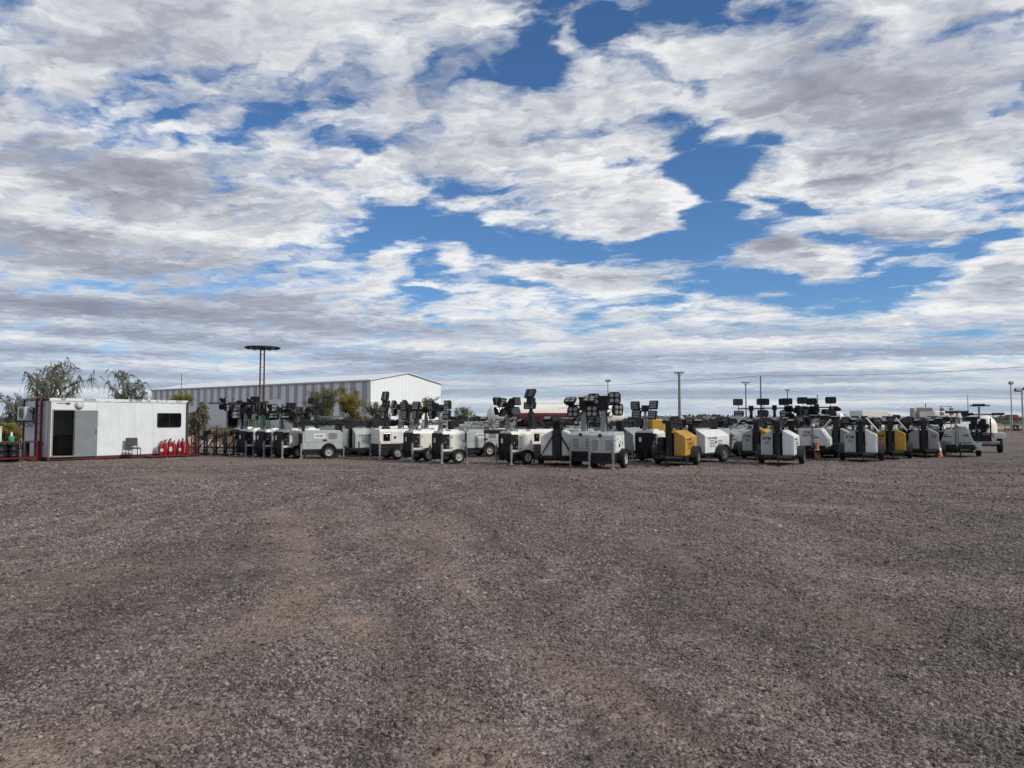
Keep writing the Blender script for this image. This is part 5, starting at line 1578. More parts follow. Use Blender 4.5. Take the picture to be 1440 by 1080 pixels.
    for (cx, cz, a0) in ((5.42, 1.90, 0), (4.50, 1.90, 90), (4.50, 1.44, 180), (5.42, 1.44, 270)):
        for k in range(5):
            a = R(a0 + 22.5 * k); pr.append((cx + 0.10 * math.cos(a), cz + 0.10 * math.sin(a)))
    b = MB(); b.prism(pr, 'y', -0.015, 0.03); wn = b.build('window', M['window'], t)
    b = MB()
    n = len(pr); c = Vector((4.96, 1.67))
    inner = [((p[0] - c.x) * 0.95 + c.x, (p[1] - c.y) * 0.93 + c.y) for p in pr]
    vs = [(p[0], -0.03, p[1]) for p in pr] + [(p[0], -0.03, p[1]) for p in inner] + [(p[0], -0.014, p[1]) for p in pr] + [(p[0], -0.014, p[1]) for p in inner]
    fs = []
    for i in range(n):
        j = (i + 1) % n
        fs += [(i, j, n + j, n + i), (2 * n + i, i, j, 2 * n + j)[::-1], (n + i, n + j, 3 * n + j, 3 * n + i)]
    b.add(vs, fs); b.box(4.95, 4.97, -0.028, -0.014, 1.35, 1.99); b.build('window_frame', M['plastic'], wn)
    # round wall lamp and conduit
    b = MB(); b.lathe([(0.001, -0.16), (0.10, -0.14), (0.145, -0.08), (0.155, -0.02), (0.155, 0.0)], (1.10, -0.0, 2.30), 'y', 18); wl = b.build('wall_lamp', M['paper'], t, smooth=40)
    b = MB(); b.lathe([(0.157, -0.03), (0.175, -0.03), (0.175, 0.0), (0.157, 0.0)], (1.10, 0, 2.30), 'y', 18); b.build('lamp_rim', M['galv'], wl, smooth=40)
    b = MB(); b.tube((0.25, -0.02, 2.38), (0.62, -0.02, 2.38), 0.010, 6); b.cbox((0.68, -0.03, 2.38), (0.13, 0.05, 0.06)); b.build('conduit', M['redink'], t)
    # air conditioner on the left end
    b = MB(); b.box(-0.36, -0.06, 1.75, 2.62, 1.66, 2.24); ac = b.build('air_conditioner', M['acwhite'], t, 0.02)
    b = MB(); b.lathe([(0.001, -0.375), (0.08, -0.375), (0.08, -0.365)], (0, 2.12, 1.95), 'x', 16)
    for rr in (0.12, 0.16, 0.2, 0.235):
        b.lathe([(rr - 0.008, -0.372), (rr + 0.008, -0.372), (rr + 0.008, -0.362), (rr - 0.008, -0.362)], (0, 2.12, 1.95), 'x', 24)
    b.build('fan_grille', M['dgrey'], ac)
    b = MB()
    for yy in (1.85, 2.52):
        b.beam((-0.38, yy, 1.62), (0.0, yy, 1.62), 0.04); b.beam((-0.34, yy, 1.62), (0.0, yy, 1.38), 0.03)
    b.path([(-0.2, 1.72, 2.1), (-0.12, 1.55, 2.0), (-0.05, 1.5, 1.7), (-0.05, 1.65, 1.5)], 0.02, 6); b.cbox((-0.06, 1.52, 2.05), (0.08, 0.14, 0.3)); b.build('bracket', M['blackmetal'], ac)
    # red ladder on the left end
    b = MB()
    for yy in (0.62, 1.18):
        b.beam((-0.10, yy, 0.06), (-0.10, yy, H + 0.06), 0.085)
        b.beam((-0.10, yy, 2.3), (0.0, yy, 2.3), 0.04); b.beam((-0.10, yy, 0.7), (0.0, yy, 0.7), 0.04)
    for k in range(7):
        b.tube((-0.10, 0.62, 0.45 + 0.36 * k if k < 6 else H + 0.02), (-0.10, 1.18, 0.45 + 0.36 * k if k < 6 else H + 0.02), 0.018, 6)
    b.build('ladder', M['red'], t)
    b = MB(); b.box(-0.08, -0.02, -0.02, D, H + 0.0, H + 0.05); b.build('roof_rail', M['red'], t)
    return t, ang


cabin, CANG = build_cabin()
cabin_M = Matrix.Translation(cabin.location) @ Matrix.Rotation(CANG, 4, 'Z')


def at_cabin(lx, ly, z=0.0):
    return cabin_M @ Vector((lx, ly, z))


# chair
c = at_cabin(3.15, -0.50)
t = thing('chair', 'black visitor chair standing against the white cabin', 'chair', (c.x, c.y, 0.0), CANG - 0.15)
b = MB(); b.box(-0.24, 0.24, -0.24, 0.21, 0.42, 0.48); b.build('seat', M['plastic'], t, 0.02)
b = MB(); b.obox((0, 0.26, 0.72), (0.48, 0.05, 0.36), (R(-10), 0, 0)); b.build('backrest', M['plastic'], t, 0.02)
for sx in (-1, 1):
    for sy in (-1, 1):
        b = MB(); b.tube((sx * 0.23, sy * 0.22, 0.44), (sx * 0.25, sy * 0.26, 0.0), 0.014, 8)
        if sy > 0: b.tube((sx * 0.23, 0.22, 0.44), (sx * 0.21, 0.29, 0.74), 0.014, 8)
        b.build('leg', M['blackmetal'], t)

# extinguishers on a red tray
c = at_cabin(5.10, -0.42)
t = thing('tray', 'low red steel tray carrying the row of fire extinguishers', 'tray', (c.x, c.y, 0), CANG)
b = MB(); b.box(-1.35, 1.0, -0.34, 0.28, 0.04, 0.075); b.box(-1.35, 1.0, -0.36, -0.34, 0.04, 0.10); b.build('deck', M['red'], t)
b = MB()
for xx in (-1.2, 0.9):
    b.box(xx - 0.05, xx + 0.05, -0.32, 0.26, 0.0, 0.05)
b.build('runner', M['red'], t)
exl = ['fire extinguisher with a white label, leftmost on the red tray', 'plain red fire extinguisher second on the tray', 'fire extinguisher with a large pale label, third on the tray',
       'plain red fire extinguisher right of the pale-labelled one', 'fire extinguisher with a white label near the tray\'s right side', 'tall plain fire extinguisher next to the last on the tray', 'last fire extinguisher beside the cabin corner post']
for k in range(7):
    c = at_cabin(4.42 + 0.205 * k, -0.40 + 0.05 * (k % 2))
    t = thing('fire_extinguisher', exl[k], 'fire extinguisher', (c.x, c.y, 0.075), CANG + 0.3 * k, 'fire extinguishers on the tray')
    hh = 0.56 + 0.05 * (k % 3)
    b = MB(); b.lathe([(0.001, 0), (0.09, 0), (0.095, 0.02), (0.095, hh - 0.08), (0.07, hh - 0.02), (0.03, hh), (0.03, hh + 0.03), (0.001, hh + 0.03)], (0, 0, 0), 'z', 16); bd = b.build('cylinder', M['redext'], t, smooth=40)
    if k in (0, 2, 4):
        b = MB(); b.lathe([(0.0965, 0.18), (0.0965, 0.18 + (0.2 if k == 2 else 0.13))], (0, 0, 0), 'z', 12, a0=-2.4 - 0.3 * k, a1=-0.6 - 0.3 * k); b.build('paper_label', M['paper'], bd, smooth=40)
    b = MB(); b.cbox((0, 0, hh + 0.05), (0.05, 0.05, 0.06)); b.obox((0.05, 0, hh + 0.10), (0.14, 0.025, 0.015), (0, R(-15), 0)); b.obox((0.05, 0, hh + 0.065), (0.12, 0.025, 0.012), (0, R(5), 0)); b.build('valve', M['blackmetal'], t)
    b = MB(); b.path([(0.02, 0.02, hh + 0.05), (-0.09, 0.05, hh), (-0.115, 0.04, hh - 0.15), (-0.11, 0.02, 0.18)], 0.013, 6); b.build('hose', M['rubber'], t)
c = at_cabin(6.02, -0.30)
b = MB()
for xx in (-0.13, 0.0, 0.13):
    b.beam((xx, 0, 0.03), (xx, 0, 0.86), 0.05)
b.beam((-0.16, 0, 0.82), (0.16, 0, 0.82), 0.04); b.box(-0.18, 0.18, -0.12, 0.12, 0, 0.03)
tag(b.build('barrier', M['red'], None, 0.004, loc=(c.x, c.y, 0), rotz=CANG), 'short red barred barrier right of the fire extinguishers', 'barrier')

# red bench with box and drum, left of the cabin
c = at_cabin(-0.95, 0.75)
t = thing('work_bench', 'low red steel bench at the left end of the cabin', 'bench', (c.x, c.y, 0), CANG + 0.30)
b = MB(); b.box(-1.0, 0.75, -0.35, 0.35, 0.76, 0.82); b.build('bench_top', M['rust'], t, 0.005)
for sx in (-0.95, 0.68):
    for sy in (-0.3, 0.3):
        b = MB(); b.beam((sx, sy, 0), (sx, sy, 0.76), 0.09 if sx < 0 else 0.13); b.build('leg', M['red'], t)
b = MB(); b.beam((-0.95, -0.3, 0.15), (0.68, -0.3, 0.15), 0.06); b.build('stretcher', M['red'], t)
bM = Matrix.Translation(t.location) @ Matrix.Rotation(CANG + 0.30, 4, 'Z')
p = bM @ Vector((-0.82, -0.05, 0.82))
t2 = thing('meter_box', 'pale grey meter box standing on the red bench', 'box', p, CANG)
b = MB(); b.box(-0.16, 0.16, -0.1, 0.1, 0, 0.58); b.box(-0.18, 0.18, -0.12, 0.12, 0.58, 0.61); bx_ = b.build('casing', M['acwhite'], t2, 0.01)
b = MB(); b.box(-0.07, 0.07, -0.106, -0.1, 0.33, 0.40); b.box(-0.07, 0.05, -0.106, -0.1, 0.16, 0.24); b.build('marking', M['ink'], bx_)
p = bM @ Vector((-0.22, -0.05, 0.82))
t2 = thing('bottle', 'teal plastic bottle with a pale neck on the red bench', 'bottle', p, 0)
b = MB(); b.lathe([(0.001, 0), (0.10, 0), (0.11, 0.02), (0.11, 0.18), (0.05, 0.23), (0.001, 0.23)], (0, 0, 0), 'z', 14); b.build('body', M['green'], t2, smooth=40)
b = MB(); b.lathe([(0.05, 0.22), (0.04, 0.36), (0.001, 0.37)], (0, 0, 0), 'z', 12); b.build('neck', M['sticker'], t2, smooth=40)
for k, (lx, lab) in enumerate(((-0.62, 'black drum under the left half of the red bench'), (-0.12, 'black drum under the middle of the red bench'))):
    p = bM @ Vector((lx, 0.0, 0))
    b = MB(); b.lathe([(0.001, 0), (0.21, 0), (0.22, 0.02), (0.22, 0.22), (0.23, 0.24), (0.22, 0.26), (0.22, 0.46), (0.23, 0.48), (0.22, 0.5), (0.22, 0.66), (0.2, 0.68), (0.001, 0.67)], (0, 0, 0), 'z', 18)
    tag(b.build('drum', M['black'], None, smooth=40, loc=p), lab, 'drum', 'drums under the bench')
p = bM @ Vector((0.95, -0.28, 0))
b = MB(); b.box(-0.5, 0.75, -0.16, 0.16, 0.02, 0.14); b.box(-0.45, -0.35, -0.14, 0.14, 0, 0.02); b.box(0.6, 0.7, -0.14, 0.14, 0, 0.02)
tag(b.build('steel_beam', M['red'], None, 0.008, loc=p, rotz=CANG), 'short red steel beam lying at the foot of the red ladder', 'beam')

# ------------------------------------------------------------------ row of black steel stands
rg = random.Random(12)
stl = ['black steel stand beside the red barrier, first of the row', 'black steel stand with leaning strut, second from the red barrier', 'wide black steel stand in the middle of the row, low cross bars', 'black steel stand with a diagonal brace right of the middle',
       'black steel stand just left of the brown rock', 'last black steel stand, nearest the white light tower']
for k, px in enumerate((272, 284, 297, 311, 325, 338)):
    Y = 36.5 + 0.35 * (k % 2) - 0.25 * k
    t = thing('steel_stand', stl[k], 'steel stand', (gx(px, Y), Y, 0), R(35 + rg.uniform(-8, 8)), 'black steel stands in a row')
    h = 1.05 + rg.uniform(-0.1, 0.2)
    for s in (-1, 1):
        b = MB(); b.beam((s * 0.28, 0, 0.06), (s * 0.28, 0, h), 0.07); b.box(s * 0.28 - 0.05, s * 0.28 + 0.05, -0.45, 0.45, 0.0, 0.07); b.tube((s * 0.28, 0, h), (s * 0.28, 0, h + 0.12), 0.02, 6); b.build('upright', M['blackmetal'], t)
    b = MB(); b.beam((-0.28, 0, h - 0.12), (0.28, 0, h - 0.12), 0.06); b.beam((-0.28, 0, 0.35), (0.28, 0, 0.35), 0.05)
    for _ in range(4):
        b.obox((rg.uniform(-0.25, 0.25), rg.uniform(-0.1, 0.1), h - rg.uniform(0.0, 0.25)), (rg.uniform(0.08, 0.24), 0.12, rg.uniform(0.08, 0.2)), (0, rg.uniform(-0.5, 0.5), 0))
    b.build('cross_bar', M['black'], t)
    b = MB(); b.beam((-0.28, 0.05, 0.08), (0.26, 0.05, h - 0.25), 0.05); b.build('brace', M['blackmetal'], t)
b = MB()
bm = bmesh.new(); bmesh.ops.create_icosphere(bm, subdivisions=4, radius=1.0)
for v in bm.verts:
    n = mnoise.noise(v.co * 1.3) * 0.35 + mnoise.noise(v.co * 3.5) * 0.12
    v.co = Vector((v.co.x * 0.62, v.co.y * 0.5, max(-0.2, v.co.z) * 0.66)) * (1 + n)
me = bpy.data.meshes.new('rock'); bm.to_mesh(me); bm.free(); me.shade_smooth(); me.materials.append(M['boulder'])
o = bpy.data.objects.new('rock', me); COL.objects.link(o); o.location = (gx(332, 39.5), 39.5, 0.42)
tag(o, 'brown weathered rock behind the black steel stands', 'rock')

# ------------------------------------------------------------------ earth bank behind the cabin and stands
def bank(name, x0, x1, y0, y1, h, seed, m, n=60, k=24):
    vs, fs = [], []
    for j in range(k + 1):
        for i in range(n + 1):
            u, v = i / n, j / k
            x = x0 + (x1 - x0) * u; y = y0 + (y1 - y0) * v
            e = math.sin(PI * v) ** 0.8 * min(1, 6 * u, 6 * (1 - u))
            z = e * h * (0.75 + 0.6 * mnoise.noise((x * 0.35, y * 0.5, seed)) + 0.25 * mnoise.noise((x * 1.6, y * 1.6, seed))) - 0.03
            vs.append((x, y, z)); fs += [] if i == n or j == k else [(j * (n + 1) + i, j * (n + 1) + i + 1, (j + 1) * (n + 1) + i + 1, (j + 1) * (n + 1) + i)]
    o = leafmesh(name, m, vs, fs); o.data.shade_smooth()
    return tag(o, kind='structure')


bank('earth_bank', -34, -10, 44, 52, 1.15, 3.0, M['mound'])
bank('earth_berm', 70, 140, 112, 122, 1.5, 9.0, M['mound'])
# dry scrub on the bank
rg = random.Random(77)
vs, fs = [], []
for _ in range(5200):
    cx = rg.uniform(-34, -9); cy = rg.uniform(42.5, 50)
    if mnoise.noise((cx * 0.4, cy * 0.4, 2.0)) < -0.1: continue
    hh = rg.uniform(0.15, 0.55); z0 = 0.2 + 0.8 * math.sin(PI * min(1, max(0, (cy - 44) / 8)))
    a = rg.uniform(0, 6.28); l = rg.uniform(-0.2, 0.2)
    o = len(vs); dx, dy = 0.05 * math.cos(a), 0.05 * math.sin(a)
    vs += [(cx - dx, cy - dy, z0 - 0.3), (cx + dx, cy + dy, z0 - 0.3), (cx + l, cy + rg.uniform(-0.2, 0.2), z0 + hh)]
    fs.append((o, o + 1, o + 2))
tag(leafmesh('dry_scrub', M['dry'], vs, fs), 'dry straw coloured scrub on the earth bank beyond the cabin', 'scrub', kind='stuff')


# ------------------------------------------------------------------ trees
def tree(name, label, px, Y, top_py, half_w, seed, leaf, style='bushy', n_twigs=260, leaf_len=0.16, lean=0.0, group='trees around the yard', base_frac=0.12, trunks=1, leaf_w=0.3):
    rg = random.Random(seed)
    x0 = gx(px, Y); H = gz(top_py, Y); Wd = half_w / F * Y
    t = thing(name, label, 'tree', (x0, Y, 0), 0, group)
    b = MB()
    tips = []

    def limb(p, d, L, r, depth):
        n = 5
        pts = [p]
        q = Vector(p); dd = Vector(d).normalized()
        for i in range(n):
            dd = (dd + Vector((rg.uniform(-1, 1) * 0.18 + lean * 0.05, rg.uniform(-1, 1) * 0.18, 0.06 if depth < 2 else -0.05))).normalized()
            q = q + dd * L / n; pts.append(q.copy())
        b.path(pts, r, 6 if depth < 2 else 4, r1=r * 0.55)
        if depth >= 3:
            tips.append((pts, dd)); return
        k = {0: rg.randint(5, 7), 1: rg.randint(4, 5), 2: rg.randint(3, 4)}[depth]
        for j in range(k):
            f = rg.uniform(0.35 if depth == 0 else 0.25, 1.0)
            i = min(n - 1, int(f * n)); pp = pts[i].lerp(pts[i + 1], f * n - i if f < 1 else 1)
            a = rg.uniform(0, 2 * PI)
            out = Vector((math.cos(a) * (Wd / H * 1.6), math.sin(a) * (Wd / H * 1.6), rg.uniform(0.25, 0.9)))
            nd = (dd * 0.5 + out).normalized()
            limb(pp, nd, L * rg.uniform(0.42, 0.66), r * 0.5, depth + 1)
    for s in range(trunks):
        limb(Vector((rg.uniform(-1, 1) * 0.12 * (trunks > 1), rg.uniform(-0.1, 0.1), -0.05)), Vector((rg.uniform(-0.3, 0.3) * (trunks > 1) + lean * 0.2, 0, 1)), H * rg.uniform(0.50, 0.6), (0.018 if style == 'weeping' else 0.026) * H * (0.7 if trunks > 1 else 1), 0)
    # fit to the wanted size
    zmax = max(p.z for pts, _ in tips for p in pts); wmax = sorted(abs(p.x) for pts, _ in tips for p in pts)[int(len(tips) * 6 * 0.94)]
    kz = (H - 0.15) / zmax; kx = Wd * 0.9 / max(wmax, 0.1)
    b.v = [(v[0] * (kx if v[2] > 0.8 else 1 + (kx - 1) * max(0, v[2]) / 0.8), v[1] * min(kx, 1.3), v[2] * kz) for v in b.v]
    b.build('trunk', M['bark'], t, smooth=60)
    vs, fs = [], []
    rg.shuffle(tips)
    tips = tips[:n_twigs]
    for (pts, dd) in tips:
        pts = [Vector((p.x * kx, p.y * min(kx, 1.3), p.z * kz)) for p in pts]
        m = rg.randint(22, 40) if style == 'weeping' else rg.randint(50, 90)
        if style == 'weeping':
            s0 = pts[-1]
            for st_ in range(rg.randint(4, 6)):
                L = rg.uniform(0.3, 0.95) * H / 5.0; dx = rg.uniform(-0.25, 0.35); dy = rg.uniform(-0.3, 0.3)
                base = pts[rg.randint(0, 5)]
                for j in range(m):
                    u = j / m
                    c_ = base + Vector((dx * u + 0.25 * u * dx, dy * u, 0.10 * u - L * u * u))
                    leaf_(vs, fs, c_, Vector((dx + rg.uniform(-0.5, 0.5), dy + rg.uniform(-0.5, 0.5), -0.9 + rg.uniform(-0.4, 0.5))), leaf_len * rg.uniform(0.6, 1.3), leaf_w, rg)
        else:
            for j in range(m):
                u = rg.uniform(0.1, 1.1)
                i = min(4, int(u * 5)); p = pts[i].lerp(pts[i + 1], min(1, u * 5 - i))
                c_ = p + Vector((rg.gauss(0, 1), rg.gauss(0, 1), rg.gauss(0, 1))) * 0.10 * H / 4
                leaf_(vs, fs, c_, Vector((rg.uniform(-1, 1), rg.uniform(-1, 1), rg.uniform(-0.8, 0.9))), leaf_len * rg.uniform(0.6, 1.3), leaf_w, rg)
    leafmesh('crown', leaf, vs, fs, t)
    return t


def leaf_(vs, fs, c, d, L, w, rg):
    d = d.normalized() if d.length > 1e-4 else Vector((0, 0, 1))
    s = d.orthogonal().normalized()
    s = Matrix.Rotation(rg.uniform(0, 6.28), 3, d) @ s
    o = len(vs)
    vs += [tuple(c - d * L * 0.5), tuple(c + s * L * w * 0.5), tuple(c + d * L * 0.5), tuple(c - s * L * w * 0.5)]
    fs.append((o, o + 1, o + 2, o + 3))


tree('willow_tree', 'tall wispy drooping tree behind the left half of the white cabin', 78, 42, 499, 46, 3, M['leaf_dark'], 'weeping', 130, 0.12, 0.3, leaf_w=0.22)
tree('willow_tree', 'smaller drooping dark tree behind the right half of the white cabin', 172, 43, 517, 40, 8, M['leaf_dark'], 'weeping', 120, 0.12, 0.6, leaf_w=0.22)
tree('willow_tree', 'thin drooping branches hanging left of the air conditioner', 22, 40, 548, 26, 15, M['leaf_dark'], 'weeping', 50, 0.13, -0.4, leaf_w=0.22)
tree('shrub', 'yellow green shrub by the left edge behind the red bench', 12, 37, 583, 24, 21, M['leaf_yellow'], 'bushy', 160, 0.09, trunks=3, leaf_w=0.4)
tree('olive_tree', 'low olive green tree showing over the cabin roof\'s right end', 243, 47, 549, 18, 5, M['leaf_yellow'], 'bushy', 130, 0.10, leaf_w=0.4)
tree('shrub', 'pale straggly shrub right of the cabin\'s rusty corner post', 272, 41, 560, 14, 33, M['leaf_pale'], 'weeping', 70, 0.16, 0.3)
tree('olive_tree', 'dark olive tree before the striped hangar wall', 455, 60, 541, 21, 41, M['leaf_olive'], 'bushy', 170, 0.12, base_frac=0.1, trunks=2, leaf_w=0.4)
tree('young_tree', 'yellow green tree before the hangar wall\'s right end', 497, 62, 543, 16, 42, M['leaf_yellow'], 'bushy', 170, 0.12, trunks=2, leaf_w=0.4)
tree('young_tree', 'pale sparse tree before the corner of the hangar', 530, 63, 560, 16, 46, M['leaf_pale'], 'bushy', 100, 0.12, trunks=2, leaf_w=0.4)
tree('olive_tree', 'olive tree below the hangar gable behind the striped lamps', 583, 58, 556, 28, 43, M['leaf_yellow'], 'bushy', 130, 0.12, trunks=2, leaf_w=0.4)
tree('young_tree', 'small light tree left of the tanker', 657, 56, 564, 17, 44, M['leaf_olive'], 'bushy', 80, 0.11, trunks=2, leaf_w=0.4)
tree('shrub', 'thin pale shrub among the green fence slats', 425, 57, 566, 18, 45, M['leaf_pale'], 'weeping', 60, 0.2)

# ------------------------------------------------------------------ hangar
def build_hangar():
    cx, cy = gx(520, 117.0), 117.0
    A = Vector((gx(213, 157), 157.0)) - Vector((cx, cy)); u = A.normalized(); Ls = A.length
    v = Vector((-u.y, u.x));
    if v.y < 0: v = -v
    Wg = 16.7; He = 7.95; Hr = 9.45
    t = thing('hangar', 'large pale hangar with dark vertical stripes and a white gable', 'building', (cx, cy, 0), math.atan2(u.y, u.x))
    # local x runs along the long wall away to the left, local y: which side is the gable direction
    side = 1 if (Vector((-u.y, u.x)) - v).length < 1e-3 else -1
    def Y(a): return side * a
    b = MB()
    door0, door1 = 27.0, 39.2
    b.box(0, door0, min(Y(0), Y(0.15)), max(Y(0), Y(0.15)), 0, He); b.box(door1, Ls, min(Y(0), Y(0.15)), max(Y(0), Y(0.15)), 0, He); b.box(door0, door1, min(Y(0), Y(0.15)), max(Y(0), Y(0.15)), 4.9, He)
    k = 0
    x = 0.6
    rg = random.Random(4)
    while x < Ls - 1:
        w = 0.95 if x > 8 else 1.25
        low = 2.4 if x < 22 else 5.3
        if x > door1: low = rg.choice((3.6, 4.4, 4.2))
        b.box(x, x + w, min(Y(-0.05), Y(0.0)), max(Y(-0.05), Y(0.0)), low, He - 0.05, 1)
        x += 2.35 if x > 8 else 2.7
        k += 1
    for q in range(int(Ls / 0.6)):
        b.box(q * 0.6, q * 0.6 + 0.06, min(Y(-0.02), Y(0)), max(Y(-0.02), Y(0)), 5.0, He - 0.1, 0)
    b.build('long_wall', [M['clad'], M['claddark']], t)
    b = MB()
    pr = [(Y(0), 0), (Y(Wg), 0), (Y(Wg), He), (Y(Wg / 2), Hr - 0.1), (Y(0), He)]
    b.prism(pr, 'x', -0.0, 0.15)
    for q in range(1, 21):
        yy = q * 0.8; zt = He + (Hr - 0.1 - He) * (1 - abs(yy - Wg / 2) / (Wg / 2))
        b.box(-0.03, 0, min(Y(yy), Y(yy + 0.06)), max(Y(yy), Y(yy + 0.06)), 0, zt - 0.05)
    b.box(-0.06, 0, min(Y(0.1), Y(Wg - 0.1)), max(Y(0.1), Y(Wg - 0.1)), 4.5, 4.62)
    b.build('gable_wall', M['gable'], t)
    b = MB(); b.box(0.2, Ls, min(Y(Wg - 0.15), Y(Wg)), max(Y(Wg - 0.15), Y(Wg)), 0, He); b.prism(pr, 'x', Ls - 0.15, Ls); b.build('back_wall', M['clad'], t)
    b = MB()
    for s0, s1 in ((-0.25, Wg / 2), (Wg + 0.25, Wg / 2)):
        z0 = He - 0.05
        vs = [(-0.3, Y(s0), z0), (Ls + 0.3, Y(s0), z0), (Ls + 0.3, Y(s1), Hr), (-0.3, Y(s1), Hr)]
        vs += [(p[0], p[1], p[2] + 0.14) for p in vs]
        b.add(vs, [(0, 1, 2, 3), (4, 5, 6, 7), (0, 1, 5, 4), (1, 2, 6, 5), (2, 3, 7, 6), (3, 0, 4, 7)])
    b.build('roof', M['roof'], t)
    b = MB(); b.box(door1 - 0.2, door1 + 5.4, min(Y(-0.35), Y(-0.15)), max(Y(-0.35), Y(-0.15)), 0.1, 4.7)
    for q in range(9):
        b.box(door1 - 0.2, door1 + 5.4, min(Y(-0.38), Y(-0.35)), max(Y(-0.38), Y(-0.35)), 0.5 + 0.5 * q, 0.54 + 0.5 * q)
    b.build('sliding_door', M['doorlight'], t)
    b = MB(); b.box(door0 - 0.6, door1 + 6, min(Y(-0.45), Y(-0.05)), max(Y(-0.45), Y(-0.05)), 4.75, 5.0); b.build('door_rail', M['dgrey'], t)
    b = MB()
    b.box(-0.2, Ls, min(Y(-0.22), Y(-0.06)), max(Y(-0.22), Y(-0.06)), He - 0.22, He - 0.06)
    b.build('gutter', M['claddark'], t)
    for q in (13.2, 24.5, 46.2, 58.0):
        b = MB(); b.tube((q, Y(-0.14), 0.1), (q, Y(-0.14), He - 0.2), 0.07, 6); b.build('downpipe', M['clad'], t)
    b = MB(); b.box(0.3, Ls - 0.3, min(Y(0.3), Y(Wg - 0.3)), max(Y(0.3), Y(Wg - 0.3)), 0.0, 0.05); b.build('floor', M['concrete'], t)
    b = MB(); b.box(-0.12, 0.10, min(Y(-0.1), Y(0.12)), max(Y(-0.1), Y(0.12)), 0, He + 0.02); b.build('corner_trim', M['claddark'], t)


build_hangar()

# low canopy roof over the left rows' background
b = MB()

# ------------------------------------------------------------------ ring mast
def ring_mast():
    Y = 72.0; x = gx(368, Y); top = gz(489.5, Y)
    t = thing('floodlight_mast', 'tall twin-post mast carrying a flat dark spoked ring', 'mast', (x, Y, 0), 0.1)
    b = MB()
    for s in (-1, 1):
        b.tube((s * 0.21, 0, 0), (s * 0.18, 0, top), 0.085, 10, 0.07)
    b.build('post', M['rust'], t, smooth=40)
    b = MB()
    z = 0.6
    while z < top - 0.3:
        b.tube((-0.2, 0, z), (0.2, 0, z), 0.022, 6); z += 0.62 * 2
    b.build('rung', M['rust'], t)
    b = MB()
    Rr = 1.62
    for rr, w in ((Rr, 0.075), (0.55, 0.05)):
        b.path([(rr * math.cos(2 * PI * k / 28), rr * math.sin(2 * PI * k / 28), top + 0.05) for k in range(29)], w, 8)
    b.lathe([(0.001, top - 0.12), (0.5, top - 0.08), (0.62, top + 0.0), (0.55, top + 0.1), (0.001, top + 0.14)], (0, 0, 0), 'z', 20)
    for k in range(8):
        a = 2 * PI * k / 8
        b.beam((0.4 * math.cos(a), 0.4 * math.sin(a), top - 0.02), (Rr * math.cos(a), Rr * math.sin(a), top + 0.04), 0.12, 0.07)
    r_ = b.build('ring_platform', M['darkgreen'], t, smooth=35)
    b = MB()
    for k in range(12):
        a = 2 * PI * (k + 0.5) / 12
        b.obox((1.45 * math.cos(a), 1.45 * math.sin(a), top - 0.03), (0.22, 0.30, 0.10), (0, 0, a))
    b.build('lamp_unit', M['black'], r_)


ring_mast()

